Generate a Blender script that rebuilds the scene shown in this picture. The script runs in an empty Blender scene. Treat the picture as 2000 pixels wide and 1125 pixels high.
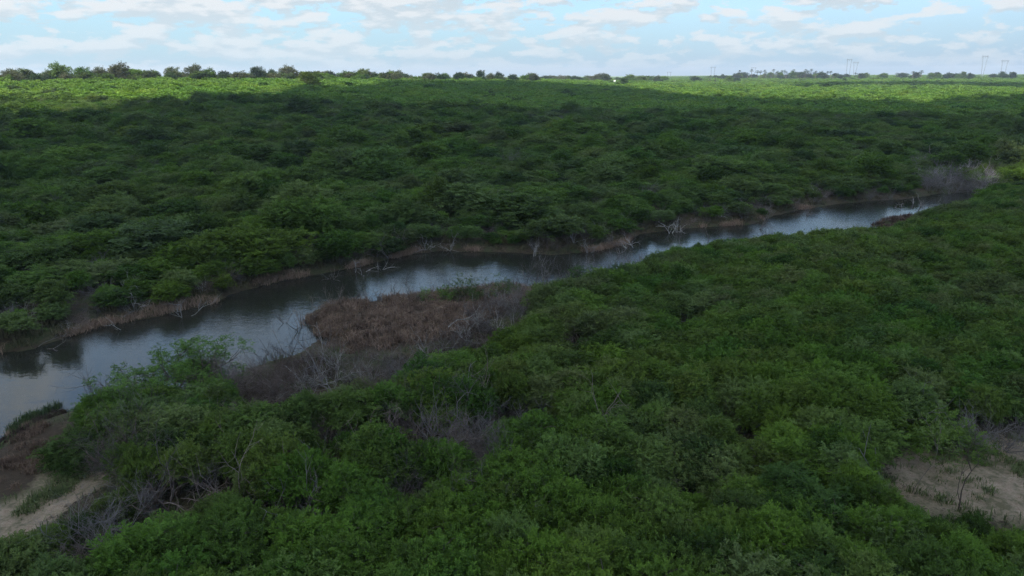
import bpy, math, numpy as np
from mathutils import Matrix, Vector
S = bpy.context.scene
COL = S.collection
R = math.radians
rng = np.random.default_rng(11)

# ------------------------------------------------------------------ camera
CAMZ, FPX, CX, CY = 16.0, 1376.0, 1000.0, 562.5
PITCH, ROLL = math.atan(415.0 / FPX), 0.005
_f = np.array([0, math.cos(PITCH), -math.sin(PITCH)])
_u0 = np.array([0, math.sin(PITCH), math.cos(PITCH)])
_r0 = np.array([1.0, 0, 0])
_r = math.cos(ROLL) * _r0 - math.sin(ROLL) * _u0
_u = math.sin(ROLL) * _r0 + math.cos(ROLL) * _u0
cd = bpy.data.cameras.new('camera')
cam = bpy.data.objects.new('camera', cd)
COL.objects.link(cam)
cd.sensor_width = 36.0
cd.lens = 36.0 * FPX / 2000.0
cd.clip_end = 30000
cd.clip_start = 0.1
cam.matrix_world = Matrix(((_r[0], _u[0], -_f[0], 0), (_r[1], _u[1], -_f[1], 0), (_r[2], _u[2], -_f[2], CAMZ), (0, 0, 0, 1)))
S.camera = cam

# ------------------------------------------------------------------ light
SUN_EL, SUN_AZ = R(50), math.atan2(-0.55, -0.84)      # azimuth from +Y towards +X
SV = np.array([math.sin(SUN_AZ) * math.cos(SUN_EL), math.cos(SUN_AZ) * math.cos(SUN_EL), math.sin(SUN_EL)])
sd = bpy.data.lights.new('sun', 'SUN')
sd.energy = 5.0
sd.angle = R(0.53)
sd.color = (1.0, 0.95, 0.86)
sun = bpy.data.objects.new('sun', sd)
COL.objects.link(sun)
sun.rotation_euler = Vector(SV.tolist()).to_track_quat('Z', 'Y').to_euler()
sun.location = (0, 0, 60)

W = bpy.data.worlds.new('World')
S.world = W
W.use_nodes = True
nt = W.node_tree
nt.nodes.clear()


def N(nt, typ, **kw):
    n = nt.nodes.new(typ)
    for k, v in kw.items():
        setattr(n, k, v)
    return n


def lk(nt, a, b):
    nt.links.new(a, b)


def math_n(nt, op, a, b=None, clamp=False):
    n = N(nt, 'ShaderNodeMath', operation=op, use_clamp=clamp)
    for i, v in enumerate((a, b)):
        if v is None:
            continue
        if isinstance(v, (int, float)):
            n.inputs[i].default_value = v
        else:
            lk(nt, v, n.inputs[i])
    return n.outputs[0]


def mixc(nt, fac, a, b, mode='MIX'):
    n = N(nt, 'ShaderNodeMix', data_type='RGBA', blend_type=mode)
    for i, v in ((0, fac), (6, a), (7, b)):
        if isinstance(v, (int, float)):
            n.inputs[i].default_value = v
        elif isinstance(v, tuple):
            n.inputs[i].default_value = (*v, 1)
        else:
            lk(nt, v, n.inputs[i])
    return n.outputs[2]


def ramp(nt, fac, stops):
    n = N(nt, 'ShaderNodeValToRGB')
    cr = n.color_ramp
    while len(cr.elements) < len(stops):
        cr.elements.new(0.5)
    for e, (p, c) in zip(cr.elements, stops):
        e.position = p
        e.color = (*c, 1) if isinstance(c, tuple) else (c, c, c, 1)
    lk(nt, fac, n.inputs[0])
    return n.outputs[0]


def noise(nt, vec, scale, detail=4, rough=0.5, dist=0.0, out=0):
    n = N(nt, 'ShaderNodeTexNoise')
    n.inputs['Scale'].default_value = scale
    n.inputs['Detail'].default_value = detail
    n.inputs['Roughness'].default_value = rough
    n.inputs['Distortion'].default_value = dist
    if vec is not None:
        lk(nt, vec, n.inputs['Vector'])
    return n.outputs[out]


def vmap(nt, vec, loc=(0, 0, 0), rot=(0, 0, 0), scale=(1, 1, 1)):
    n = N(nt, 'ShaderNodeMapping')
    n.inputs['Location'].default_value = loc
    n.inputs['Rotation'].default_value = rot
    n.inputs['Scale'].default_value = scale
    lk(nt, vec, n.inputs['Vector'])
    return n.outputs[0]


sky = N(nt, 'ShaderNodeTexSky', sky_type='NISHITA', sun_disc=False)
sky.sun_elevation = SUN_EL
sky.sun_rotation = SUN_AZ
sky.air_density = 1.0
sky.dust_density = 0.6
sky.ozone_density = 1.5
SKY_K = 0.12
skyc = N(nt, 'ShaderNodeVectorMath', operation='SCALE')
lk(nt, sky.outputs[0], skyc.inputs[0])
skyc.inputs['Scale'].default_value = 1.6
tc = N(nt, 'ShaderNodeTexCoord')
gen = tc.outputs['Generated']
sep = N(nt, 'ShaderNodeSeparateXYZ')
lk(nt, gen, sep.inputs[0])
elev = sep.outputs[2]
# clouds: layered noise on the direction, flattened; two samples give lit tops and greyer bases
P1 = vmap(nt, gen, (3.1, 0.4, 0.1), (0, 0, 0), (1, 1, 3.6))
P2 = vmap(nt, gen, (3.1, 0.4, 0.1 + 0.034), (0, 0, 0), (1, 1, 3.6))
cA = noise(nt, P1, 14.0, 9, 0.56, 0.1)
cB = noise(nt, P2, 14.0, 5, 0.5, 0.1)
cf = noise(nt, vmap(nt, gen, (7, 2, 0.3), (0, 0, 0), (1, 1, 2.6)), 38.0, 8, 0.58, 0.15)
dens = math_n(nt, 'ADD', math_n(nt, 'MULTIPLY', cA, 0.62), math_n(nt, 'MULTIPLY', cf, 0.38))
dens = math_n(nt, 'SUBTRACT', dens, math_n(nt, 'MULTIPLY', sep.outputs[0], 0.045))
dens = math_n(nt, 'SUBTRACT', dens, math_n(nt, 'MULTIPLY', ramp(nt, elev, [(0.12, 0.0), (0.22, 1.0), (0.5, 1.0), (0.7, 0.0)]), 0.05))
cov = ramp(nt, dens, [(0.470, 0.0), (0.500, 0.75), (0.545, 1.0)])
shade = ramp(nt, math_n(nt, 'ADD', math_n(nt, 'SUBTRACT', cA, cB), 0.5), [(0.45, 0.0), (0.55, 1.0)])
high = ramp(nt, elev, [(0.15, 0.0), (0.5, 1.0)])
CW, CG = (3.9, 4.08, 4.22), (2.95, 3.4, 3.72)
ccol = mixc(nt, shade, CG, CW)
ccol = mixc(nt, high, ccol, mixc(nt, shade, (3.6, 4.2, 4.8), (5.8, 6.2, 6.5)))
right = ramp(nt, math_n(nt, 'ADD', math_n(nt, 'MULTIPLY', sep.outputs[0], 0.7), 0.5), [(0.3, 0.0), (1.0, 1.0)])
low = ramp(nt, elev, [(0.0, 0.85), (0.15, 0.75), (0.45, 0.0)])
gap = mixc(nt, right, (1.5, 2.9, 3.85), (1.35, 2.4, 3.55))
skyv = mixc(nt, low, skyc.outputs[0], gap)
veil = ramp(nt, elev, [(0.0, 0.9), (0.03, 0.5), (0.08, 0.08), (0.5, 0.0)])
skyv = mixc(nt, veil, skyv, mixc(nt, right, (1.95, 2.8, 3.3), (1.45, 2.25, 3.0)))
covh = math_n(nt, 'MULTIPLY', cov, ramp(nt, elev, [(0.0, 0.25), (0.03, 0.7), (0.08, 0.97)]))
final = mixc(nt, covh, skyv, ccol)
bg = N(nt, 'ShaderNodeBackground')
bg.inputs['Strength'].default_value = SKY_K
lk(nt, final, bg.inputs['Color'])
wo = N(nt, 'ShaderNodeOutputWorld')
lk(nt, bg.outputs[0], wo.inputs[0])

S.view_settings.view_transform = 'Standard'
S.view_settings.look = 'None'
S.view_settings.exposure = 0.88
S.view_settings.gamma = 1
S.render.engine = 'CYCLES'
S.cycles.use_denoising = True
S.cycles.denoising_prefilter = 'NONE'
S.cycles.max_bounces = 5
S.cycles.diffuse_bounces = 3
S.cycles.volume_bounces = 0
S.cycles.transparent_max_bounces = 4

# ------------------------------------------------------------------ geometry helpers
def unproj(px, py, z0=0.0):
    dx, dy = (px - CX) / FPX, -(py - CY) / FPX
    d = dx * _r + dy * _u + _f
    t = (z0 - CAMZ) / d[2]
    return np.array([d[0] * t, d[1] * t])


def proj(P):
    P = np.atleast_2d(P) - np.array([0, 0, CAMZ])
    w = P @ _f
    w = np.where(w < 0.5, 0.5, w)
    return np.stack([CX + FPX * (P @ _r) / w, CY - FPX * (P @ _u) / w], 1)


def inpoly(P, poly):
    x, y = P[:, 0], P[:, 1]
    poly = np.asarray(poly, float)
    c = np.zeros(len(P), bool)
    x1, y1 = poly[-1]
    for x2, y2 in poly:
        m = ((y1 > y) != (y2 > y))
        with np.errstate(divide='ignore', invalid='ignore'):
            xi = (x2 - x1) * (y - y1) / (y2 - y1 + 1e-12) + x1
        c ^= m & (x < xi)
        x1, y1 = x2, y2
    return c


def segdist(P, poly, closed=True):
    poly = np.asarray(poly, float)
    d = np.full(len(P), 1e9)
    n = len(poly)
    for i in range(n if closed else n - 1):
        a, b = poly[i], poly[(i + 1) % n]
        ab = b - a
        t = np.clip(((P - a) @ ab) / (ab @ ab + 1e-12), 0, 1)
        q = a + t[:, None] * ab
        d = np.minimum(d, np.hypot(P[:, 0] - q[:, 0], P[:, 1] - q[:, 1]))
    return d


def sstep(a, b, x):
    t = np.clip((x - a) / (b - a), 0, 1)
    return t * t * (3 - 2 * t)


def _hash(ix, iy, s):
    h = np.sin(ix * 127.1 + iy * 311.7 + s * 74.7) * 43758.5453
    return h - np.floor(h)


def vnoise(x, y, s=0):
    ix, iy = np.floor(x), np.floor(y)
    fx, fy = x - ix, y - iy
    fx, fy = fx * fx * (3 - 2 * fx), fy * fy * (3 - 2 * fy)
    a, b = _hash(ix, iy, s), _hash(ix + 1, iy, s)
    c, d = _hash(ix, iy + 1, s), _hash(ix + 1, iy + 1, s)
    return (a + (b - a) * fx) * (1 - fy) + (c + (d - c) * fx) * fy


def fbm(x, y, s=0, o=3):
    r, a, t = 0, 1.0, 0
    for i in range(o):
        r = r + a * vnoise(x * 2 ** i, y * 2 ** i, s + i * 17)
        t += a
        a *= 0.5
    return r / t


# ------------------------------------------------------------------ layout read off the photograph (2000x1125) and laid on the ground
FAR_LINE = [(-160, 735), (0, 690), (60, 682), (140, 655), (190, 637), (300, 620), (420, 592), (450, 574), (540, 551), (640, 532), (700, 521),
            (740, 511), (800, 497), (860, 490), (1000, 493), (1080, 498), (1160, 491), (1215, 477), (1250, 457), (1340, 446), (1470, 438),
            (1510, 421), (1560, 411), (1640, 397), (1700, 392), (1770, 388), (1830, 378), (1905, 374), (1935, 375)]
NEAR_LINE = [(-160, 965), (0, 872), (80, 824), (150, 803), (250, 783), (350, 768), (440, 745), (510, 712), (580, 695), (622, 664), (640, 682), (690, 694),
             (655, 674), (620, 642), (592, 620), (620, 606), (680, 598), (760, 589), (850, 579), (920, 573), (1040, 561), (1100, 551), (1180, 541),
             (1270, 522), (1330, 510), (1400, 497), (1500, 484), (1600, 474), (1680, 462), (1740, 452), (1735, 446), (1692, 442), (1715, 434), (1760, 428),
             (1790, 428), (1850, 415), (1920, 400), (1936, 388)]
RIV = np.array([unproj(*p) for p in FAR_LINE] + [unproj(*p) for p in NEAR_LINE[::-1]])
FARW = np.array([unproj(*p) for p in FAR_LINE])
NEARW = np.array([unproj(*p) for p in NEAR_LINE])
# what must stay open to view (visible water, reeds, sand)
V_WATER = [(0, 695), (140, 660), (300, 628), (440, 585), (700, 525), (800, 500), (1000, 497), (1160, 493), (1250, 460), (1470, 440), (1560, 415), (1700, 393),
           (1905, 376), (1912, 390), (1850, 398), (1800, 412), (1770, 425), (1740, 445), (1690, 447), (1600, 450), (1500, 458), (1400, 472), (1320, 484), (1280, 500), (1240, 518),
           (1100, 545), (1000, 560), (1010, 600), (940, 640), (860, 665), (780, 690), (650, 700), (560, 705), (450, 730), (470, 690), (380, 690), (170, 690), (160, 720), (215, 760),
           (130, 790), (115, 830), (60, 880), (0, 905)]
V_SANDL = [(-100, 880), (60, 870), (120, 835), (150, 880), (205, 915), (210, 945), (120, 1010), (30, 1055), (-100, 1080)]
V_SANDR = [(1735, 905), (1790, 880), (1860, 880), (1900, 862), (2000, 868), (2150, 868), (2150, 1045), (2000, 1030), (1900, 1005), (1800, 1000), (1738, 955)]
SANDL1 = [(-120, 1110), (-120, 985), (0, 978), (60, 952), (100, 938), (150, 925), (212, 918), (205, 950), (130, 1000), (70, 1045), (-20, 1095)]
SANDL2 = [(40, 1000), (70, 932), (108, 888), (150, 872), (185, 885), (160, 915), (120, 950), (90, 1000)]
BANKL = [(-160, 1000), (-160, 930), (0, 880), (80, 830), (125, 845), (135, 875), (70, 965), (0, 985)]
SANDR = [(1725, 930), (1750, 890), (1830, 872), (1905, 858), (2200, 850), (2200, 1060), (2000, 1020), (1900, 1000), (1810, 995), (1755, 965)]
PENIN = [(592, 618), (680, 598), (850, 580), (1000, 565), (1040, 575), (1020, 610), (930, 655), (830, 692), (700, 694), (640, 676)]


def gpoly(poly, z=0.9):
    return np.array([unproj(x, y, z) for x, y in poly])


G_SL1, G_SL2, G_BL, G_SR, G_PEN = gpoly(SANDL1), gpoly(SANDL2), gpoly(BANKL, .5), gpoly(SANDR, 1.0), gpoly(PENIN, .3)


def terrain(x, y):
    P = np.stack([x, y], 1)
    d = np.hypot(x, y) + 1e-6
    a = np.where(y > 1, x / np.maximum(y, 1), np.where(x > 0, 3.0, -3.0))
    ins = inpoly(P, RIV)
    sd_ = np.where(d < 260, segdist(P, RIV), 200.0)
    z = np.where(ins, -np.minimum(sd_ * 0.35, 1.2) - 0.02, 0.10 + 0.55 * sstep(0, 1.6, sd_) + 0.5 * sstep(2, 12, sd_))
    amp = np.interp(a, [-0.75, -0.3, 0, 0.15, 0.25, 0.8], [11.4, 11.0, 8.6, 6.0, 3.8, 3.2])
    dc = np.interp(a, [-0.75, -0.3, 0, 0.15, 0.25, 0.8], [310, 370, 520, 700, 600, 450])
    z = z + amp * (sstep(0, 1, (d - 85) / (dc - 85)) - 0.35 * sstep(1.05, 2.4, d / dc) * (a < 0.2))
    z = z + 4.0 * sstep(400, 1500, d) * sstep(0.12, 0.3, a)
    far = sstep(15, 60, sd_)
    z = z + far * (fbm(x / 38, y / 38, 3) - 0.5) * 1.6
    z = z + np.where(ins, 0, sstep(0.5, 3, sd_)) * (fbm(x / 2.3, y / 2.3, 9) - 0.5) * 0.35
    return z


def tz(x, y):
    return float(terrain(np.array([float(x)]), np.array([float(y)]))[0])


def hit(px, py, cover=0.0):
    """first meeting of the sight line with the ground"""
    dx, dy = (px - CX) / FPX, -(py - CY) / FPX
    d = dx * _r + dy * _u + _f
    t = 12.0 * 1.012 ** np.arange(560)
    X, Y, Z = d[0] * t, d[1] * t, CAMZ + d[2] * t
    h = terrain(X, Y) + cover
    k = np.argmax(Z < h) if np.any(Z < h) else len(t) - 1
    return np.array([X[k], Y[k]])


# ------------------------------------------------------------------ mesh helpers
def mk_mesh(name, V, F, mat=None, attrs=None, smooth=False):
    V = np.ascontiguousarray(V, np.float32)
    me = bpy.data.meshes.new(name)
    F = np.ascontiguousarray(F, np.int32)
    k = F.shape[1]
    me.vertices.add(len(V))
    me.vertices.foreach_set('co', V.ravel())
    me.loops.add(F.size)
    me.loops.foreach_set('vertex_index', F.ravel())
    me.polygons.add(len(F))
    me.polygons.foreach_set('loop_start', np.arange(0, F.size, k, dtype=np.int32))
    if smooth:
        me.polygons.foreach_set('use_smooth', np.ones(len(F), bool))
    me.update(calc_edges=True)
    if attrs:
        for n, v in attrs.items():
            at = me.attributes.new(n, 'FLOAT', 'POINT')
            at.data.foreach_set('value', np.ascontiguousarray(v, np.float32))
    if mat:
        me.materials.append(mat)
    return me


def link(name, data, parent=None, loc=None):
    o = bpy.data.objects.new(name, data)
    COL.objects.link(o)
    if parent is not None:
        o.parent = parent
    if loc is not None:
        o.location = loc
    return o


def tag(o, label=None, cat=None, group=None, kind=None):
    for k, v in (('label', label), ('category', cat), ('group', group), ('kind', kind)):
        if v:
            o[k] = v
    return o


def nrm(v):
    return v / (np.linalg.norm(v, axis=-1, keepdims=True) + 1e-9)


def tubes(segs, sides=3):
    """segs (n,8): p0, p1, r0, r1 -> open prisms"""
    segs = np.asarray(segs, float)
    p0, p1, r0, r1 = segs[:, :3], segs[:, 3:6], segs[:, 6], segs[:, 7]
    d = nrm(p1 - p0)
    ref = np.where(np.abs(d[:, 2:3]) > 0.9, np.array([[1.0, 0, 0]]), np.array([[0, 0, 1.0]]))
    u = nrm(np.cross(d, ref))
    v = np.cross(d, u)
    n = len(segs)
    V = np.zeros((n, 2 * sides, 3))
    for i in range(sides):
        a = 2 * math.pi * i / sides
        o = math.cos(a) * u + math.sin(a) * v
        V[:, i] = p0 + o * r0[:, None]
        V[:, sides + i] = p1 + d * r1[:, None] * 0.5 + o * r1[:, None]
    base = (np.arange(n) * 2 * sides)[:, None, None]
    f = np.array([[i, (i + 1) % sides, sides + (i + 1) % sides, sides + i] for i in range(sides)])[None]
    return V.reshape(-1, 3), (base + f).reshape(-1, 4)


def join(parts):
    Vs, Fs, n = [], [], 0
    for V, F in parts:
        Vs.append(V)
        Fs.append(F + n)
        n += len(V)
    return np.concatenate(Vs), np.concatenate(Fs)


# ------------------------------------------------------------------ materials
def new_mat(name):
    m = bpy.data.materials.new(name)
    m.use_nodes = True
    m.node_tree.nodes.clear()
    return m, m.node_tree


def leaf_mat(name, base, yel, grey, var=0.6, trans=0.28):
    m, t = new_mat(name)
    oi = N(t, 'ShaderNodeObjectInfo')
    at = N(t, 'ShaderNodeAttribute', attribute_name='tone')
    patch = noise(t, oi.outputs['Location'], 0.045, 3, 0.6)
    patch2 = noise(t, vmap(t, oi.outputs['Location'], (40, 10, 3)), 0.13, 2, 0.6)
    c = mixc(t, ramp(t, patch, [(0.42, 0.0), (0.62, 0.75)]), base, yel)
    c = mixc(t, ramp(t, patch2, [(0.46, 0.0), (0.66, 0.8)]), c, grey)
    wn = N(t, 'ShaderNodeTexWhiteNoise', noise_dimensions='1D')
    lk(t, oi.outputs['Random'], wn.inputs['W'])
    c = mixc(t, ramp(t, wn.outputs['Value'], [(0.55, 0.0), (0.95, 0.7)]), c, yel)
    c = mixc(t, ramp(t, oi.outputs['Random'], [(0.7, 0.0), (1.0, 0.75)]), c, grey)
    hs = N(t, 'ShaderNodeHueSaturation')
    lk(t, c, hs.inputs['Color'])
    v1 = math_n(t, 'MULTIPLY', at.outputs['Fac'], 0.75)
    v2 = math_n(t, 'MULTIPLY', oi.outputs['Random'], var)
    lk(t, math_n(t, 'ADD', math_n(t, 'ADD', v1, v2), 1.0 - 0.375 - var * 0.5), hs.inputs['Value'])
    lk(t, math_n(t, 'ADD', math_n(t, 'MULTIPLY', wn.outputs['Value'], 0.03), 0.485), hs.inputs['Hue'])
    d = N(t, 'ShaderNodeBsdfPrincipled')
    d.inputs['Roughness'].default_value = 0.75
    d.inputs['Specular IOR Level'].default_value = 0.12
    lk(t, hs.outputs[0], d.inputs['Base Color'])
    tr = N(t, 'ShaderNodeBsdfTranslucent')
    lk(t, mixc(t, 1.0, hs.outputs[0], (1.25, 1.3, 0.55), 'MULTIPLY'), tr.inputs['Color'])
    mx = N(t, 'ShaderNodeMixShader')
    mx.inputs[0].default_value = trans
    lk(t, d.outputs[0], mx.inputs[1])
    lk(t, tr.outputs[0], mx.inputs[2])
    o = N(t, 'ShaderNodeOutputMaterial')
    lk(t, mx.outputs[0], o.inputs[0])
    return m


def bark_mat(name, a, b, scale=6.0):
    m, t = new_mat(name)
    oi = N(t, 'ShaderNodeObjectInfo')
    g = N(t, 'ShaderNodeNewGeometry')
    n = noise(t, g.outputs['Position'], scale, 4, 0.6)
    f = math_n(t, 'ADD', n, math_n(t, 'MULTIPLY', math_n(t, 'SUBTRACT', oi.outputs['Random'], 0.5), 0.5), True)
    c = mixc(t, ramp(t, f, [(0.3, 0.0), (0.7, 1.0)]), a, b)
    d = N(t, 'ShaderNodeBsdfPrincipled')
    d.inputs['Roughness'].default_value = 0.85
    d.inputs['Specular IOR Level'].default_value = 0.2
    lk(t, c, d.inputs['Base Color'])
    o = N(t, 'ShaderNodeOutputMaterial')
    lk(t, d.outputs[0], o.inputs[0])
    return m


def plain_mat(name, col, rough=0.7, metal=0.0):
    m, t = new_mat(name)
    g = N(t, 'ShaderNodeNewGeometry')
    n = noise(t, g.outputs['Position'], 1.5, 3, 0.5)
    c = mixc(t, ramp(t, n, [(0.3, 0.0), (0.7, 1.0)]), tuple(x * 0.85 for x in col), tuple(min(1, x * 1.12) for x in col))
    d = N(t, 'ShaderNodeBsdfPrincipled')
    d.inputs['Roughness'].default_value = rough
    d.inputs['Metallic'].default_value = metal
    lk(t, c, d.inputs['Base Color'])
    o = N(t, 'ShaderNodeOutputMaterial')
    lk(t, d.outputs[0], o.inputs[0])
    return m


M_LEAF = leaf_mat('leaf_green', (0.055, 0.122, 0.020), (0.104, 0.156, 0.020), (0.082, 0.106, 0.046))
M_LEAF_DK = leaf_mat('leaf_dark', (0.031, 0.076, 0.014), (0.054, 0.093, 0.014), (0.045, 0.066, 0.028))
M_LEAF_OL = leaf_mat('leaf_olive', (0.072, 0.118, 0.024), (0.100, 0.142, 0.022), (0.092, 0.108, 0.050))
M_LEAF_FAR = leaf_mat('leaf_sun_lightened', (0.090, 0.180, 0.028), (0.150, 0.228, 0.030), (0.082, 0.152, 0.040), var=0.25)  # leaf green lightened for the far scrub, some sunlight put into the colour
M_LEAF_YE = leaf_mat('leaf_yellowish', (0.10, 0.145, 0.025), (0.14, 0.17, 0.03), (0.09, 0.12, 0.04))
M_TWIG = bark_mat('bare_twig', (0.075, 0.064, 0.062), (0.18, 0.158, 0.155))
M_TWIG_BR = bark_mat('brown_twig', (0.085, 0.060, 0.050), (0.21, 0.16, 0.145))
M_DEAD = bark_mat('weathered_deadwood', (0.13, 0.11, 0.10), (0.34, 0.31, 0.29))
M_STEM = bark_mat('shrub_stem', (0.055, 0.042, 0.034), (0.16, 0.13, 0.11))
M_REED = bark_mat('dry_reed', (0.075, 0.046, 0.032), (0.27, 0.18, 0.13), 0.9)
M_REED_DK = bark_mat('wet_reed', (0.062, 0.042, 0.034), (0.155, 0.115, 0.095), 1.4)
M_GRASS = bark_mat('bank_grass', (0.035, 0.065, 0.02), (0.10, 0.12, 0.045), 2.0)
M_HERB = bark_mat('bank_herb', (0.028, 0.040, 0.014), (0.10, 0.085, 0.045), 0.8)
M_STEEL = plain_mat('galvanised_steel', (0.24, 0.27, 0.32), 0.6, 0.0)
M_WHITE = plain_mat('white_render', (0.78, 0.77, 0.74), 0.8)
M_ROOF = plain_mat('clay_roof', (0.30, 0.14, 0.09), 0.8)
M_DOOR = plain_mat('dark_opening', (0.06, 0.06, 0.07), 0.5)

# ground
M_GROUND, t = new_mat('ground_soil')
g = N(t, 'ShaderNodeNewGeometry')
pos = g.outputs['Position']
A = {k: N(t, 'ShaderNodeAttribute', attribute_name=k).outputs['Fac'] for k in ('sand', 'mud', 'green')}
n1 = noise(t, pos, 0.55, 6, 0.65)
n2 = noise(t, pos, 4.5, 6, 0.7)
n3 = noise(t, pos, 22.0, 3, 0.6)
litter = mixc(t, ramp(t, n2, [(0.35, 0.0), (0.7, 1.0)]), (0.035, 0.026, 0.018), (0.105, 0.078, 0.05))
litter = mixc(t, ramp(t, n1, [(0.45, 0.0), (0.62, 0.8)]), litter, (0.045, 0.062, 0.022))
sandc = mixc(t, ramp(t, n2, [(0.3, 0.0), (0.65, 1.0)]), (0.15, 0.10, 0.07), (0.36, 0.275, 0.205))
sandc = mixc(t, ramp(t, n3, [(0.45, 0.0), (0.75, 0.5)]), sandc, (0.45, 0.36, 0.28))
weeds = ramp(t, math_n(t, 'ADD', math_n(t, 'MULTIPLY', n1, 0.55), math_n(t, 'MULTIPLY', n2, 0.5)), [(0.50, 0.0), (0.60, 0.85)])
sandc = mixc(t, weeds, sandc, (0.085, 0.078, 0.04))
mudc = mixc(t, n2, (0.022, 0.016, 0.010), (0.085, 0.058, 0.04))
fieldc = mixc(t, ramp(t, noise(t, pos, 0.02, 6, 0.65), [(0.35, 0.0), (0.65, 1.0)]), (0.095, 0.165, 0.026), (0.17, 0.24, 0.04))  # field greens raised too: part of the far sunlight sits in this colour
fieldc = mixc(t, ramp(t, noise(t, pos, 0.2, 5, 0.7), [(0.45, 0.0), (0.7, 0.7)]), fieldc, (0.045, 0.09, 0.03))
brk = math_n(t, 'SUBTRACT', math_n(t, 'ADD', n1, n2), 1.0)
sm = math_n(t, 'ADD', A['sand'], math_n(t, 'MULTIPLY', brk, 0.9))
c = mixc(t, A['green'], litter, fieldc)
c = mixc(t, ramp(t, math_n(t, 'ADD', A['mud'], math_n(t, 'MULTIPLY', brk, 0.4)), [(0.35, 0.0), (0.6, 1.0)]), c, mudc)
c = mixc(t, ramp(t, sm, [(0.38, 0.0), (0.58, 1.0)]), c, sandc)
bs = N(t, 'ShaderNodeBsdfPrincipled')
bs.inputs['Roughness'].default_value = 0.95
bs.inputs['Specular IOR Level'].default_value = 0.15
lk(t, c, bs.inputs['Base Color'])
bp = N(t, 'ShaderNodeBump')
bp.inputs['Strength'].default_value = 0.8
bp.inputs['Distance'].default_value = 0.12
lk(t, math_n(t, 'ADD', n2, math_n(t, 'MULTIPLY', n3, 0.3)), bp.inputs['Height'])
lk(t, bp.outputs[0], bs.inputs['Normal'])
o_ = N(t, 'ShaderNodeOutputMaterial')
lk(t, bs.outputs[0], o_.inputs[0])

# water
M_WATER, t = new_mat('river_water')
g = N(t, 'ShaderNodeNewGeometry')
pos = g.outputs['Position']
wv = vmap(t, pos, (0, 0, 0), (0, 0, R(35)), (1.0, 2.6, 1))
w1 = noise(t, wv, 3.4, 3, 0.5, 0.5)
w2 = noise(t, wv, 0.5, 3, 0.5, 0.2)
calm = ramp(t, noise(t, pos, 0.045, 2, 0.5), [(0.38, 0.12), (0.6, 1.0)])
hgt = math_n(t, 'ADD', math_n(t, 'MULTIPLY', math_n(t, 'MULTIPLY', w1, calm), 0.05), math_n(t, 'MULTIPLY', w2, 0.03))
bp = N(t, 'ShaderNodeBump')
bp.inputs['Strength'].default_value = 0.35
bp.inputs['Distance'].default_value = 1.0
lk(t, hgt, bp.inputs['Height'])
bs = N(t, 'ShaderNodeBsdfPrincipled')
bs.inputs['Base Color'].default_value = (0.020, 0.020, 0.015, 1)
bs.inputs['Roughness'].default_value = 0.02
bs.inputs['IOR'].default_value = 1.38
lk(t, bp.outputs[0], bs.inputs['Normal'])
o_ = N(t, 'ShaderNodeOutputMaterial')
lk(t, bs.outputs[0], o_.inputs[0])

# ------------------------------------------------------------------ ground and water
th = np.concatenate([np.linspace(-R(52), R(52), 430), np.linspace(R(56), R(304), 50)])
rr = np.concatenate([[0.5, 4, 8], 11 * 1.0165 ** np.arange(395)])
T, RRg = np.meshgrid(th, rr)
X, Y = (RRg * np.sin(T)).ravel(), (RRg * np.cos(T)).ravel()
Z = terrain(X, Y)
P2d = np.stack([X, Y], 1)


def soft(poly, w):
    d = segdist(P2d, poly)
    return np.where(inpoly(P2d, poly), 0.5 + np.minimum(d / w, 1) * 0.5, 0.5 - np.minimum(d / w, 1) * 0.5)


near = np.hypot(X, Y) < 200
sand = np.maximum.reduce([soft(G_SL1, 1.0), soft(G_SL2, 0.7), soft(G_SR, 1.6)])
sand = sand * near
dr = segdist(P2d, RIV)
mud = np.maximum.reduce([soft(G_BL, 1.0), soft(G_PEN, 1.0), np.clip(0.65 - dr / 1.2, 0, 1) * (X < 62)]) * near
ang = X / np.maximum(Y, 1)
green = sstep(220, 380, np.hypot(X, Y))
nr, na = len(rr), len(th)
I, J = np.meshgrid(np.arange(nr - 1), np.arange(na), indexing='ij')
J2 = (J + 1) % na
F = np.stack([I * na + J, I * na + J2, (I + 1) * na + J2, (I + 1) * na + J], -1).reshape(-1, 4)
F = F[:, ::-1]
V = np.stack([X, Y, Z], 1)
cV = len(V)
me = mk_mesh('ground', V, F, M_GROUND, {'sand': sand, 'mud': mud, 'green': green}, True)
o = tag(link('ground', me), kind='structure')
RMAX = rr[-1]

bb0, bb1 = RIV.min(0) - 3, RIV.max(0) + 3
gx, gy = np.meshgrid(np.linspace(bb0[0], bb1[0], 60), np.linspace(bb0[1], bb1[1], 60))
Vw = np.stack([gx.ravel(), gy.ravel(), np.zeros(3600)], 1)
i_, j_ = np.meshgrid(np.arange(59), np.arange(59), indexing='ij')
Fw = np.stack([i_ * 60 + j_, i_ * 60 + j_ + 1, (i_ + 1) * 60 + j_ + 1, (i_ + 1) * 60 + j_], -1).reshape(-1, 4)
tag(link('river_water', mk_mesh('river_water', Vw, Fw, M_WATER)), kind='structure')

# ------------------------------------------------------------------ cloud that shades the foreground (high overhead, behind the camera)
M_CLOUD, t = new_mat('cloud_vapour')
d1 = N(t, 'ShaderNodeBsdfDiffuse')
d1.inputs['Color'].default_value = (0.92, 0.93, 0.95, 1)
d2 = N(t, 'ShaderNodeBsdfTranslucent')
d2.inputs['Color'].default_value = (0.9, 0.92, 0.95, 1)
mx = N(t, 'ShaderNodeMixShader')
mx.inputs[0].default_value = 0.45
lk(t, d1.outputs[0], mx.inputs[1])
lk(t, d2.outputs[0], mx.inputs[2])
o_ = N(t, 'ShaderNodeOutputMaterial')
lk(t, mx.outputs[0], o_.inputs[0])
HC = 620.0


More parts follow.
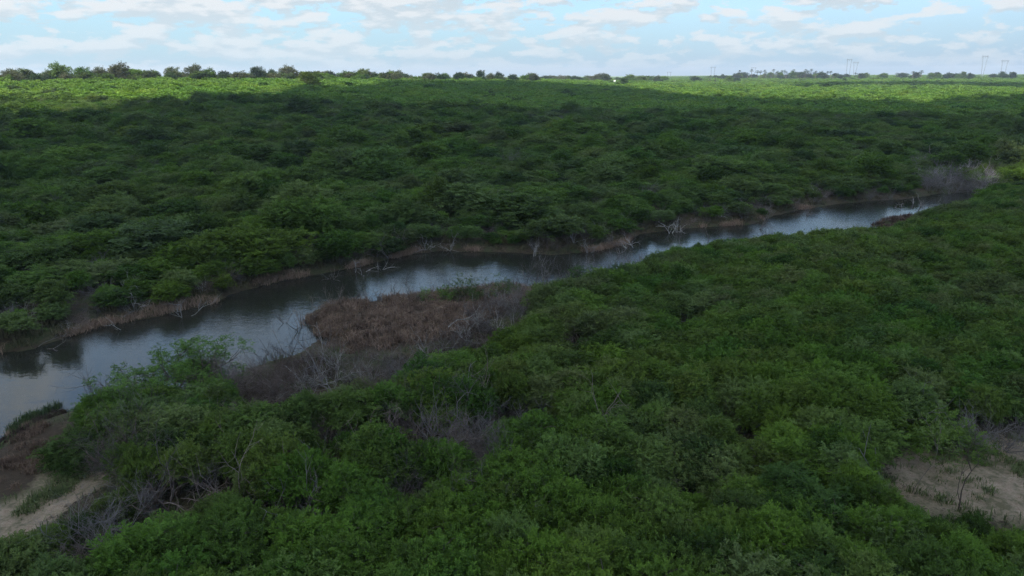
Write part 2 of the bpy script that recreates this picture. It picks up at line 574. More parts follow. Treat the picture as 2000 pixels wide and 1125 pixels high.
def build_cloud(poly, cell, thick, edge, label, holes=(), gz=5.0, seed=1):
    off = SV[:2] / SV[2] * (HC - gz)
    poly = np.asarray(poly) + off
    lo, hi = poly.min(0) - 60, poly.max(0) + 60
    nx, ny = int((hi[0] - lo[0]) / cell) + 1, int((hi[1] - lo[1]) / cell) + 1
    gx, gy = np.meshgrid(lo[0] + cell * np.arange(nx), lo[1] + cell * np.arange(ny), indexing='ij')
    P = np.stack([gx.ravel(), gy.ravel()], 1)
    s = segdist(P, poly)
    s = np.where(inpoly(P, poly), s, -s) + (fbm(P[:, 0] / 45, P[:, 1] / 45, seed, 4) - 0.5) * edge - 7
    for (hx, hy, hr) in holes:
        dh = np.hypot(P[:, 0] - hx - off[0], P[:, 1] - hy - off[1]) - hr + (fbm(P[:, 0] / 14, P[:, 1] / 14, seed + 5, 3) - 0.5) * hr
        s = np.minimum(s, dh)
    ins = (s > 0).reshape(nx, ny)
    f = 1 - np.exp(-np.clip(s, 0, 900) / 170)
    top = HC + thick * f * (0.5 + fbm(P[:, 0] / 90, P[:, 1] / 90, seed + 9, 4))
    bot = HC - 14 * f * (0.5 + fbm(P[:, 0] / 60, P[:, 1] / 60, seed + 12, 3))
    idx = np.arange(nx * ny).reshape(nx, ny)
    ok = ins[:-1, :-1] | ins[1:, :-1] | ins[1:, 1:] | ins[:-1, 1:]
    q = np.stack([idx[:-1, :-1], idx[1:, :-1], idx[1:, 1:], idx[:-1, 1:]], -1)[ok]
    V = np.concatenate([np.stack([P[:, 0], P[:, 1], top], 1), np.stack([P[:, 0], P[:, 1], bot - 0.5], 1)])
    F = np.concatenate([q, q[:, ::-1] + nx * ny])
    used = np.unique(F)
    mp = np.zeros(len(V), int)
    mp[used] = np.arange(len(used))
    me = mk_mesh('cloud', V[used], mp[F], M_CLOUD, smooth=True)
    return tag(link('cloud', me), kind='structure')


EDGE = [(-120, 214), (0, 211), (100, 205), (190, 199), (300, 191), (400, 186), (470, 178), (560, 175), (660, 168), (740, 160), (860, 155), (1000, 157), (1090, 160),
        (1200, 166), (1300, 176), (1400, 183), (1500, 187), (1600, 190), (1720, 191), (1840, 191), (1940, 183), (2080, 180)]
eg = [hit(x, y, 3.5) for x, y in EDGE]
h1, h2 = hit(1985, 350, 2.0), hit(1990, 318, 2.0)
build_cloud([(-700, 150)] + [tuple(p) for p in eg] + [(900, 300), (700, -260), (-500, -260)], 9.0, 110, 26, '', [(h1[0] + 3, h1[1], 12), (h2[0] + 8, h2[1], 14)])
sb = [hit(x, y, 3.5) for x, y in [(1560, 168), (1700, 163), (1820, 164), (2000, 167), (2150, 167), (2150, 161), (2000, 160), (1850, 159), (1700, 158), (1560, 160)]]
build_cloud(sb, 10.0, 60, 16, '', seed=4)

# ------------------------------------------------------------------ plants: generators
def add_attr_quads(nq, tone):
    return np.repeat(tone, 4)


def leaves(tips, outd, n_spray, n_leaf, L, ll, lw, spread, rg, tone_t, droop=0.0):
    """sprays of small diamond leaflets set along little stalks round every tip"""
    n = len(tips)
    o = np.repeat(tips, n_spray, 0) + rg.normal(0, 1, (n * n_spray, 3)) * np.array([spread, spread, spread * 0.55])
    d = nrm(np.repeat(outd, n_spray, 0) * 0.7 + rg.normal(0, 0.75, (n * n_spray, 3)) * np.array([1, 1, 0.45]) + np.array([0, 0, 0.12 - droop]))
    upv = nrm(np.array([0, 0, 1.0]) + rg.normal(0, 0.38, d.shape))
    side = nrm(np.cross(d, upv))
    m = len(o)
    tt = (np.arange(n_leaf) + 0.5) / n_leaf
    sg = np.where(np.arange(n_leaf) % 2 == 0, 1.0, -1.0)
    base = o[:, None] + d[:, None] * (tt[None, :, None] * L) + np.array([0, 0, -1.0]) * (tt ** 2 * L * 0.25)[None, :, None]
    ld = nrm(side[:, None] * sg[None, :, None] + d[:, None] * 0.55 + rg.normal(0, 0.22, (m, n_leaf, 3)))
    lu = nrm(upv[:, None] + rg.normal(0, 0.35, (m, n_leaf, 3)))
    lp = nrm(np.cross(ld, lu))
    sz = rg.uniform(0.7, 1.25, (m, n_leaf, 1))
    a = base
    c = base + ld * ll * sz
    mid = base + ld * ll * sz * 0.5
    b = mid + lp * lw * 0.5 * sz
    e = mid - lp * lw * 0.5 * sz
    V = np.stack([a, b, c, e], 2).reshape(-1, 3)
    F = np.arange(len(V)).reshape(-1, 4)
    tn = np.repeat(tone_t, n_spray * n_leaf) * 0.75 + rg.uniform(0, 1, m * n_leaf) * 0.25
    return V, F, np.repeat(tn, 4)


def crown_tips(rg, n, rx, ry, h, base_h, lumps=6):
    """points in the shell of a lumpy dome"""
    L = []
    for _ in range(lumps):
        a = rg.uniform(0, 2 * math.pi)
        q = rg.uniform(0.1, 0.72)
        L.append((math.cos(a) * q * rx, math.sin(a) * q * ry, base_h + (h - base_h) * rg.uniform(0.35, 0.72) * (1.1 - 0.5 * q), rg.uniform(0.34, 0.6)))
    out, od = [], []
    k = 0
    while len(out) < n:
        cx, cy, cz, s = L[k % lumps]
        k += 1
        v = nrm(rg.normal(0, 1, 3))
        if v[2] < -0.35:
            continue
        rad = rg.uniform(0.62, 1.0) ** 0.7
        p = np.array([cx + v[0] * rx * s * rad, cy + v[1] * ry * s * rad, cz + v[2] * (h - base_h) * s * 0.8 * rad])
        if p[2] < base_h * 0.5 or p[2] > h * 1.05:
            continue
        out.append(p)
        od.append(v)
    return np.array(out), np.array(od)


def curve(p0, p1, n, bend, rg):
    m = (p0 + p1) / 2 + rg.normal(0, 1, 3) * bend * np.linalg.norm(p1 - p0) + np.array([0, 0, 0.12]) * np.linalg.norm(p1 - p0)
    t_ = np.linspace(0, 1, n + 1)[:, None]
    return (1 - t_) ** 2 * p0 + 2 * t_ * (1 - t_) * m + t_ ** 2 * p1


def stems_for(rg, tips, n_main, r0, every=1):
    segs, nodes = [], []
    ctr = tips.mean(0)
    ids = rg.choice(len(tips), n_main, replace=False)
    for i in ids:
        b = np.array([rg.normal(0, 0.12), rg.normal(0, 0.12), -0.15])
        e = tips[i] * np.array([0.75, 0.75, 0.8])
        c = curve(b, e, 5, 0.12, rg)
        rad = np.linspace(r0, r0 * 0.35, 6)
        for k in range(5):
            segs.append([*c[k], *c[k + 1], rad[k], rad[k + 1]])
            if k > 0:
                nodes.append(c[k + 1])
    nodes = np.array(nodes)
    for j in range(0, len(tips), every):
        d = np.linalg.norm(nodes - tips[j], axis=1) + 2.0 * np.maximum(0, nodes[:, 2] - tips[j][2])
        q = nodes[np.argmin(d)]
        c = curve(q, tips[j], 3, 0.14, rg)
        rad = np.linspace(r0 * 0.38, r0 * 0.12, 4)
        for k in range(3):
            segs.append([*c[k], *c[k + 1], rad[k], rad[k + 1]])
    return segs


def leafy(seed, rx, ry, h, base_h, n_tips, n_spray, n_leaf, L, ll, lw, spread, lumps=7, sides=4, n_main=6, r0=0.05, every=1, droop=0.0):
    rg = np.random.default_rng(seed)
    tips, od = crown_tips(rg, n_tips, rx, ry, h, base_h, lumps)
    tone = rg.uniform(0, 1, n_tips)
    V, F, tn = leaves(tips, od, n_spray, n_leaf, L, ll, lw, spread, rg, tone, droop)
    sg = stems_for(rg, tips, n_main, r0, every)
    return (V, F, tn), tubes(sg, sides)


def grow(rg, p, d, length, r, lev, maxlev, kids, wander, up, segs, tips, seg_n=4, ratio=0.62):
    pts = [p]
    step = length / seg_n
    dirs = []
    for i in range(seg_n):
        d = nrm(d + rg.normal(0, wander, 3) + np.array([0, 0, up]))
        q = p + d * step
        ra, rb = r * (1 - 0.6 * i / seg_n), r * (1 - 0.6 * (i + 1) / seg_n)
        segs.append([*p, *q, ra, rb])
        p = q
        pts.append(p)
        dirs.append(d)
    if lev >= maxlev:
        tips.append(p)
        return
    for k in range(kids):
        i = 1 + int(rg.integers(0, seg_n))
        i = min(i, seg_n)
        dd = nrm(dirs[i - 1] + rg.normal(0, 0.62, 3))
        grow(rg, pts[i], dd, length * ratio * rg.uniform(0.7, 1.15), r * 0.5, lev + 1, maxlev, kids, wander, up, segs, tips, max(3, seg_n - 1), ratio)


def bare(seed, n_main, length, r, lev, kids, lean=0.8, wander=0.16, up=0.03, sides=3, flat=1.0, ratio=0.62, dirv=None):
    rg = np.random.default_rng(seed)
    segs, tips = [], []
    for i in range(n_main):
        a = 2 * math.pi * (i + rg.uniform(-0.4, 0.4)) / n_main
        q = rg.uniform(0.3, 1.0) * lean
        d = nrm(np.array([math.cos(a) * q, math.sin(a) * q, flat * rg.uniform(0.6, 1.0)]))
        if dirv is not None:
            d = nrm(np.array(dirv) + rg.normal(0, 0.25, 3))
        b = np.array([rg.normal(0, 0.03), rg.normal(0, 0.03), -0.12])
        grow(rg, b, d, length * rg.uniform(0.75, 1.15), r * rg.uniform(0.7, 1.1), 0, lev, kids, wander, up, segs, tips, 5, ratio)
    return segs, np.array(tips)


# ------------------------------------------------------------------ prototype meshes
def mesh_leaf(name, L, mat):
    V, F, tn = L
    return mk_mesh(name, V, F, mat, {'tone': tn})


HI, MID, LOW = [], [], []
HEIGHTS = []
for i in range(7):
    rg = np.random.default_rng(500 + i)
    rx, ry, h = rg.uniform(1.8, 2.4), rg.uniform(1.8, 2.4), rg.uniform(2.1, 2.6)
    lf, st = leafy(100 + i, rx, ry, h, 0.3, 230, 11, 13, 0.34, 0.105, 0.050, 0.19, lumps=13)
    HI.append((lf, mk_mesh('stem', *st, M_STEM)))
    HEIGHTS.append(h)
for i in range(6):
    rg = np.random.default_rng(600 + i)
    rx, ry, h = rg.uniform(1.6, 2.4), rg.uniform(1.6, 2.4), rg.uniform(2.2, 3.0)
    lf, st = leafy(200 + i, rx, ry, h, 0.3, 150, 9, 9, 0.34, 0.15, 0.075, 0.2, lumps=14, sides=3, every=3)
    MID.append((lf, mk_mesh('stem', *st, M_STEM)))
for i in range(5):
    rg = np.random.default_rng(700 + i)
    rx, ry, h = rg.uniform(1.9, 2.6), rg.uniform(1.9, 2.6), rg.uniform(2.3, 3.2)
    lf, st = leafy(300 + i, rx, ry, h, 0.2, 90, 5, 4, 0.4, 0.30, 0.2, 0.25, lumps=6, sides=3, every=4)
    LOW.append((lf, mk_mesh('trunk', *st, M_STEM)))

_cache = {}


def leafmesh(kind, i, mat):
    key = (kind, i, mat.name)
    if key not in _cache:
        src = {'hi': HI, 'mid': MID, 'low': LOW}[kind][i]
        _cache[key] = mesh_leaf('foliage', src[0], mat)
    return _cache[key]


FOCUS = []          # things that must not vanish behind the shrubs in front of them


def visible_clear(x, y, z, h, rad, polys):
    pts = np.array([[x, y, z + h], [x - rad * 0.6, y, z + h * 0.85], [x + rad * 0.6, y, z + h * 0.85], [x - rad, y, z + h * 0.5], [x + rad, y, z + h * 0.5], [x, y, z + h * 0.5]])
    q = proj(pts)
    for P in polys:
        if inpoly(q, P).any():
            return False
    d = math.hypot(x, y)
    for fx, fy, frx, fry, fd in FOCUS:
        if d < fd and (((q[:, 0] - fx) / frx) ** 2 + ((q[:, 1] - fy) / fry) ** 2 < 1).any():
            return False
    return True


V_BARE = [(440, 770), (470, 735), (540, 715), (640, 700), (700, 705), (860, 690), (1000, 600), (1040, 575), (1050, 590), (1000, 640), (920, 680), (820, 715), (690, 755), (620, 775), (520, 790)]
KEEP = [V_WATER, V_SANDL, V_SANDR, V_BARE]


def side_word(px):
    return 'left' if px < 560 else ('centre' if px < 1320 else 'right')


# zones of the near bank, told by what stands there in the photograph
def zone(px, py):
    if py > 930:
        if px < 520:
            return 'beside the sandy track at the lower left'
        if px < 1000:
            return 'in the thicket left of centre on the bottom edge'
        if px < 1500:
            return 'in the thicket right of centre on the bottom edge'
        return 'below the sandy clearing at the lower right'
    if py > 780:
        if px < 520:
            return 'between the sandy track and the brown reed bank'
        if px < 1000:
            return 'round the large grey bare thicket left of centre'
        if px < 1500:
            return 'in the even canopy left of the sandy clearing'
        return 'behind the sandy clearing at the right'
    if px < 700:
        return 'on the near bank by the spreading tree over the water'
    if px < 1100:
        return 'just behind the brown reed point'
    if px < 1500:
        return 'on the near bank where the river narrows'
    return 'on the near bank towards the far right of the river'


LOOK = {'leaf_green': 'fresh green feathery', 'leaf_dark': 'dark green dense', 'leaf_olive': 'olive green dry looking', 'leaf_yellowish': 'yellowish green'}
taken = []


def place_leafy(x, y, sc, lod, i, mat, name='leafy_shrub', label=None, cat='shrub', group=None, rz=None, zs=1.0, stem=True):
    z = tz(x, y)
    root = link(name, None, None, (x, y, z))
    root.empty_display_size = 0.3
    root.rotation_euler = (0, 0, rng.uniform(0, 6.28) if rz is None else rz)
    root.scale = (sc, sc, sc * zs)
    f = link('foliage', leafmesh(lod, i, mat), root)
    if stem:
        link('stem', {'hi': HI, 'mid': MID, 'low': LOW}[lod][i][1], root)
    if label is None:
        px = proj(np.array([[x, y, z + 1.5]]))[0]
        zn = zone(px[0], px[1])
        label = f'{LOOK[mat.name]} shrub {zn}'
        group = f'{LOOK[mat.name]} shrubs {zn}'
    tag(root, label, cat, group)
    return root, f


# ------------------------------------------------------------------ hand placed plants
# wide airy tree leaning over the water at the left
def feather_tree(name, px, py, length, r, seed, mat, label, sc=1.0, n_main=5, kids=3, lean=1.1, spr=(5, 9), cat='tree', group=None, lev=2, flat=0.75, up=0.02):
    x, y = unproj(px, py, 0.7)
    z = tz(x, y)
    segs, tips = bare(seed, n_main, length, r, lev, kids, lean, 0.17, up, 4, flat, 0.62)
    rg = np.random.default_rng(seed + 7)
    od = nrm(tips * np.array([1, 1, 0.3]) + rg.normal(0, 0.3, tips.shape))
    V, F, tn = leaves(tips, od, spr[0], spr[1], 0.32, 0.09, 0.042, 0.17, rg, rg.uniform(0, 1, len(tips)))
    root = link(name, None, None, (x, y, z - 0.05))
    root.scale = (sc, sc, sc)
    link('crown', mk_mesh('crown', V, F, mat, {'tone': tn}), root)
    link('trunk', mk_mesh('trunk', *tubes(segs, 4), M_STEM), root)
    tag(root, label, cat, group)
    taken.append((x, y, length * sc * 0.8))
    dd_ = math.hypot(x, y)
    FOCUS.append((px, py - 1.2 * length * FPX / dd_, 0.9 * length * FPX / dd_, 0.9 * length * FPX / dd_, dd_))
    return root


feather_tree('spreading_tree', 325, 785, 2.55, 0.075, 21, M_LEAF, 'wide airy green tree spreading over the water at the left', 1.0, 10, 5, 1.5, (14, 12), lev=2, flat=0.62, up=0.03)
feather_tree('small_tree', 915, 585, 1.5, 0.05, 22, M_LEAF, 'small green tree among grey twigs behind the brown reed point', 1.0, 5, 4, 0.9, (8, 9))
feather_tree('small_tree', 985, 572, 1.2, 0.05, 23, M_LEAF, 'tiny round green tree at the water edge right of the reed point', 0.8, 4, 4, 0.6, (8, 9))
feather_tree('small_tree', 1130, 556, 1.3, 0.05, 24, M_LEAF_DK, 'thin dark green tree standing by bare saplings in shallow water', 0.9, 4, 4, 0.6, (7, 9))
feather_tree('small_tree', 865, 590, 1.0, 0.05, 25, M_LEAF, 'low green bush on the upper edge of the reed point', 0.8, 5, 4, 1.2, (8, 9))
feather_tree('sapling', 1868, 1010, 2.3, 0.035, 26, M_LEAF_OL, 'thin leaning sapling with sparse leaves in the sandy clearing', 1.0, 1, 4, 0.3, (5, 9), lev=2, flat=1.0, up=0.1)
feather_tree('sapling', 1780, 975, 1.9, 0.03, 27, M_LEAF, 'slim young sapling at the left rim of the sandy clearing', 1.0, 1, 4, 0.3, (6, 9), lev=2, flat=1.0, up=0.1)
feather_tree('small_tree', 1800, 888, 0.95, 0.05, 28, M_LEAF, 'fresh green bush at the upper left corner of the sandy clearing', 1.0, 6, 4, 1.0, (10, 12))
feather_tree('small_tree', 1850, 884, 1.1, 0.05, 29, M_LEAF, 'feathery green bush behind the sandy clearing beside grey brushwood', 1.0, 6, 4, 0.9, (9, 12))
feather_tree('small_tree', 152, 905, 1.0, 0.04, 30, M_LEAF, 'lone green bush on the sandy bank at the lower left', 1.0, 7, 4, 1.3, (14, 12))
feather_tree('small_tree', 175, 920, 0.8, 0.03, 31, M_LEAF_DK, 'dark low bush on the brown slope above the sandy track', 1.0, 6, 4, 1.2, (6, 9))

# bare shrub prototypes
BARE = []
for i in range(6):
    s_, tp = bare(40 + i, 9, 1.35, 0.022, 3, 5, 1.15, 0.15, 0.02)
    BARE.append(s_)
for i in range(4):
    s_, tp = bare(140 + i, 5, 1.5, 0.034, 2, 4, 0.9, 0.2, 0.02)
    BARE.append(s_)
BAREM = {}


def bare_mesh(i, mat):
    k = (i, mat.name)
    if k not in BAREM:
        BAREM[k] = mk_mesh('branches', *tubes(BARE[i], 3), mat)
    return BAREM[k]


def place_bare(x, y, sc, i, mat, label, group=None, name='bare_shrub', zs=1.0, rz=None):
    z = tz(x, y)
    o = link(name, bare_mesh(i, mat), None, (x, y, max(z, -0.15)))
    o.rotation_euler = (0, 0, rng.uniform(0, 6.28) if rz is None else rz)
    o.scale = (sc, sc, sc * zs)
    tag(o, label, 'shrub', group)
    taken.append((x, y, 0.8 * sc))
    return o
    return o


NB = [(350, 1020, 1.35, 'widest grey leafless bush fanning out right of the sandy track'),
      (290, 1000, 0.9, 'pale twiggy bush between the sandy track and the widest bare bush'),
      (225, 1085, 1.2, 'grey tangled bare bush at the end of the sandy track'),
      (160, 1150, 1.0, 'bare lilac grey bush cut by the bottom edge at the left'),
      (405, 960, 0.8, 'thin bare bush behind the widest grey leafless bush'),
      (860, 905, 1.5, 'large dark grey bare thicket left of the middle of the near bank'),
      (810, 880, 1.1, 'left flank of the large grey bare thicket'),
      (925, 865, 1.2, 'pale spiky bare bush behind the large grey thicket'),
      (940, 915, 0.9, 'brown grey bare bush on the right rim of the large grey thicket'),
      (740, 860, 1.0, 'bare bush between olive shrubs and the large grey thicket'),
      (570, 1030, 0.75, 'grey green half bare bush above the lower left thicket'),
      (500, 1010, 0.6, 'small bare bush right of the widest grey leafless bush'),
      (1120, 690, 0.9, 'low grey bare bush in the green canopy behind the reed point'),
      (1030, 830, 1.0, 'grey bare bush in the middle of the near bank canopy'),
      (780, 1010, 1.0, 'dark bare bush with crossing branches above the bottom thicket'),
      (1340, 980, 0.8, 'small dark bare bush deep in the bottom canopy'),
      (1895, 885, 1.0, 'bare brushwood bush behind the sandy clearing'),
      (1960, 880, 0.9, 'dark bare brushwood at the right edge behind the sandy clearing'),
      (1450, 850, 0.8, 'small greyish bare bush in the even green canopy'),
      (1350, 650, 0.8, 'dull bare bush in the canopy where the river narrows'),
      (640, 920, 0.9, 'bare bush half hidden by olive shrubs left of the grey thicket'),
      (640, 870, 0.9, 'brownish bare bush left of the large grey thicket')]
for k, (px, py, sc, lab) in enumerate(NB):
    x, y = unproj(px, py, 1.0)
    place_bare(x, y, sc * 1.0, (k % 6) if k % 5 else 6 + k % 4, M_TWIG if k % 3 else M_TWIG_BR, lab)
    dd_ = math.hypot(x, y)
    FOCUS.append((px, py - 1.0 * sc * FPX / dd_, 0.75 * sc * FPX / dd_, 0.6 * sc * FPX / dd_, dd_))
    taken.append((x, y, 0.75 * sc))

# grey twiggy bushes standing up through the green canopy
for k in range(46):
    px, py = rng.uniform(180, 1150), rng.uniform(735, 1110)
    if px > 800 and py < 760:
        continue
    x, y = unproj(px, py, 0.9)
    if inpoly(np.array([[x, y]]), G_SL1)[0] or inpoly(np.array([[x, y]]), RIV)[0]:
        continue
    zn = 'lower left part' if px < 520 else 'middle part'
    o = place_bare(x, y, rng.uniform(0.95, 1.25), int(rng.integers(10)), M_TWIG if k % 2 else M_TWIG_BR, f'grey leafless bush poking through the canopy in the {zn} of the near bank', f'leafless bushes poking through the canopy, {zn} of the near bank', zs=1.1)
    taken.pop()

# leaning bundle of pale stems left of the clearing
def dead_tree(px, py, length, r, seed, label, n_main=1, lev=2, kids=3, dirv=None, name='dead_tree', mat=None, lean=0.4, up=0.05, wander=0.2, cat='dead tree', group=None):
    x, y = unproj(px, py, 0.4)
    s_, tp = bare(seed, n_main, length, r, lev, kids, lean, wander, up, 5, 1.0, 0.6, dirv)
    o = link(name, mk_mesh(name, *tubes(s_, 5), mat or M_DEAD), None, (x, y, max(tz(x, y), -0.2)))
    tag(o, label, cat, group)
    taken.append((x, y, 0.6))
    return o


dead_tree(1725, 985, 2.4, 0.03, 61, 'fan of pale straight dead stems leaning over at the clearing edge', 12, 1, 2, (-0.55, 0.4, 0.75), name='leaning_stems', cat='dead stems', wander=0.06, mat=M_TWIG)
dead_tree(1905, 905, 1.1, 0.03, 62, 'pile of pale crossing branches behind the sandy clearing', 7, 2, 3, (0.1, 0.1, 1.0), name='brush_pile', cat='brush pile', lean=1.0, mat=M_TWIG)
dead_tree(1800, 880, 1.9, 0.022, 63, 'tall thin bare sapling rising behind the clearing', 2, 2, 3, (0.0, 0.0, 1.0), wander=0.1, mat=M_TWIG)
# pale dead trees standing along the far bank and the river end
DT = [(1800, 397, 2.8, 0.11, 'tall pale forked dead trunk standing in the water at the river end'),
      (1782, 392, 1.5, 0.07, 'white branching snag in the water left of the tall pale trunk'),
      (1760, 398, 1.3, 0.06, 'low white snag sprawling at the water edge near the river end'),
      (1828, 388, 1.0, 0.05, 'dead branches fallen into the water right of the tall pale trunk'),
      (1835, 352, 2.6, 0.10, 'first grey dead tree of the thicket behind the river end'),
      (1856, 356, 2.2, 0.09, 'leaning grey dead tree in the thicket behind the river end'),
      (1872, 358, 2.0, 0.09, 'twisted pale dead tree in the thicket behind the river end'),
      (1888, 352, 2.2, 0.09, 'bent pale dead tree left of the sunlit shrubs'),
      (1905, 350, 2.4, 0.10, 'whitish crooked dead tree touching the sunlit shrubs'),
      (1922, 348, 2.2, 0.08, 'short pale dead tree under the sunlit shrubs'),
      (1820, 330, 3.2, 0.09, 'tall thin grey dead tree above the dead thicket'),
      (1845, 366, 1.6, 0.08, 'grey snag at the foot of the dead thicket'),
      (1868, 364, 1.6, 0.08, 'brown grey snag low in the dead thicket'),
      (1310, 449, 1.9, 0.07, 'pale dead bush fanning over the far waterline right of centre'),
      (1325, 447, 1.7, 0.06, 'thin pale dead tree beside the fan shaped dead bush'),
      (1122, 478, 2.2, 0.07, 'bare pale tree on the far bank above the brown reed strip'),
      (1150, 486, 1.8, 0.06, 'slender bare tree on the far bank above the brown reed strip'),
      (1045, 492, 1.7, 0.05, 'thin dead stem on the middle of the far bank'),
      (1240, 476, 1.9, 0.06, 'long pale dead stem leaning at the far bank corner'),
      (1572, 412, 1.7, 0.08, 'white tangled snag reaching out from the far bank'),
      (1210, 486, 1.5, 0.05, 'bare tree in the brown reeds of the far bank corner')]
for k, (px, py, ln, r, lab) in enumerate(DT):
    dv = None
    if 'leaning' in lab or 'sprawl' in lab or 'fallen' in lab:
        dv = (0.8 if k % 2 else -0.7, -0.2, 0.5)
    if 'reaching out' in lab:
        dv = (0.3, -0.6, 0.5)
    fq = 0.8 if px > 1815 and py < 390 else 0.72
    dead_tree(px, py, ln * fq, r * 0.75, 80 + k, lab, 1 if 'trunk' in lab else 3, 2, 3, dv, lean=0.6, wander=0.22)
for k in range(34):
    px, py = rng.uniform(1790, 1935), rng.uniform(334, 369)
    x, y = unproj(px, py, 0.8)
    place_bare(x, y, rng.uniform(1.0, 1.6), (k * 3) % 10, M_TWIG if k % 3 else M_DEAD, 'grey leafless bush in the dead thicket behind the river end', 'leafless bushes of the dead thicket behind the river end')
for k in range(12):
    px, py = 1806 + 10.5 * k + rng.uniform(-4, 4), rng.uniform(336, 362)
    lab = 'pale bare trunk among the dead thicket behind the river end'
    dead_tree(px, py, rng.uniform(1.4, 2.3), 0.085, 300 + k, lab, 2 + k % 2, 2, 4, None, mat=M_DEAD if k % 3 == 0 else M_TWIG, lean=0.5, wander=0.24, group='pale bare trunks of the dead thicket behind the river end')
FB = [(730, 520, (0.8, -0.3, 0.35), 'long pale branch arching over the far waterline'), (690, 524, (0.5, -0.3, 0.5), 'pale twisted branches hanging at the far waterline'),
      (640, 530, (0.4, -0.5, 0.2), 'pale branch drooping to the water below the far bank'), (780, 492, (-0.3, 0.1, 0.8), 'fan of pale dead twigs on the far bank left of centre'),
      (355, 606, (0.5, -0.5, 0.3), 'pale curved branch touching the water at the left bank'), (245, 628, (0.2, -0.3, 0.8), 'two white sticks rising from the dry reed clump'),
      (65, 668, (0.6, 0.2, 0.25), 'white fallen branch lying on the brown bank at the far left'), (560, 620, (-0.8, 0.4, 0.6), 'dark bare branch sticking out of the water left of the reed point'),
      (585, 632, (-0.4, 0.1, 0.7), 'small dark twigs in the water at the tip of the reed point'), (632, 690, (-0.3, 0.2, 0.8), 'white forked stick in the water below the reed point'),
      (560, 700, (-0.2, 0.1, 1.0), 'pale stick standing in the shallow inlet'), (1480, 440, (0.5, -0.4, 0.4), 'thin pale branch dipping from the far bank'),
      (1385, 462, (0.1, -0.2, 0.9), 'pair of thin sticks in the water mid river right'), (880, 745, (1, 0.3, 0.15), 'long bleached branch lying on the green canopy'),
      (520, 800, (0.4, -0.5, 0.7), 'pale crooked branch poking out near yellow leaves')]
for k, (px, py, dv, lab) in enumerate(FB):
    dk = 'dark' in lab
    o = dead_tree(px, py, 1.7, 0.035, 120 + k, lab, 1 if ('long' in lab or 'stick' in lab) else 3, 1 if 'stick' in lab else 2, 3, dv, name='fallen_branch', mat=M_STEM if dk else M_DEAD, up=0, wander=0.16, cat='branch')
    if 'lying on the green' in lab:
        o.location.z += 2.6
for k, (px, py) in enumerate([(1025, 556), (1045, 553), (1070, 548), (1095, 543), (1120, 538), (1150, 534), (1185, 528), (1215, 522), (1245, 516), (1060, 540), (1200, 512), (1330, 492), (1420, 478), (1500, 465)]):
    dead_tree(px, py, 1.6, 0.022, 150 + k, 'thin leafless sapling standing in the shallows right of the reed point', 4, 2, 4, None, name='flooded_sapling', mat=M_TWIG, lean=0.4, up=0.08, wander=0.14, cat='sapling', group='leafless saplings in the shallows')
for k, (px, py) in enumerate([(640, 610), (665, 602), (690, 600), (715, 596), (740, 592), (770, 590), (800, 587), (840, 583), (875, 578), (610, 622), (600, 690), (570, 702), (540, 712), (650, 692), (515, 716)]):
    dead_tree(px, py, 1.1, 0.02, 170 + k, 'small dark leafless sapling rising at the rim of the reed point', 4, 2, 3, None, name='rim_sapling', mat=M_STEM, lean=0.5, up=0.06, wander=0.15, cat='sapling', group='dark leafless saplings round the reed point')

# brown bare thicket along the near bank, reed point and inlet
B_ZONE = [(430, 812), (440, 752), (520, 718), (600, 700), (700, 700), (820, 700), (890, 655), (960, 600), (1040, 575), (1110, 562), (1250, 530), (1262, 545), (1120, 590), (1060, 625), (1000, 665), (900, 710), (800, 745),
          (700, 772), (600, 805), (500, 825)]
cnt = 0
pts = []
tries = 0
while cnt < 84 and tries < 8000:
    tries += 1
    q = np.array([[rng.uniform(430, 1262), rng.uniform(530, 825)]])
    if not inpoly(q, B_ZONE)[0]:
        continue
    x, y = unproj(q[0, 0], q[0, 1], 0.7)
    if pts and min(math.hypot(x - a, y - b) for a, b in pts) < 1.15:
        continue
    pts.append((x, y))
    left = q[0, 0] < 660
    mid_ = q[0, 0] < 1000
    lab = 'brownish leafless bush in the bank thicket below the inlet' if left else ('purple grey leafless bush in the thicket on the reed point' if mid_ else 'grey leafless bush on the near bank right of the reed point')
    if cnt % 3 == 0:
        lab = lab.replace('leafless bush', 'open branched dead bush')
        place_bare(x, y, rng.uniform(0.6, 0.95), 6 + int(rng.integers(4)), M_DEAD, lab, lab.replace('bush', 'bushes'))
    else:
        place_bare(x, y, rng.uniform(0.45, 0.8), int(rng.integers(6)), M_TWIG_BR if rng.random() < (0.65 if left else 0.35) else M_TWIG, lab, lab.replace('bush', 'bushes'))
    cnt += 1
for k in range(13):
    q = fill(G_PEN, 1)[0] if False else G_PEN.min(0) + rng.random(2) * (G_PEN.max(0) - G_PEN.min(0))
    if not inpoly(q[None], G_PEN)[0]:
        continue
    place_bare(q[0], q[1], rng.uniform(0.3, 0.55), k % 10, [M_TWIG, M_DEAD, M_TWIG_BR][k % 3], 'small leafless bush standing in the rusty reeds of the point', 'small leafless bushes in the rusty reeds')
# bare bushes along the foot of the far bank
seg = np.diff(FARW, axis=0)
ln = np.hypot(seg[:, 0], seg[:, 1])
cum = np.concatenate([[0], np.cumsum(ln)])


def along(s):
    k = min(np.searchsorted(cum, s) - 1, len(seg) - 1)
    k = max(k, 0)
    tt_ = (s - cum[k]) / ln[k]
    p = FARW[k] + seg[k] * tt_
    nn = np.array([-seg[k][1], seg[k][0]]) / ln[k]
    return p, nn


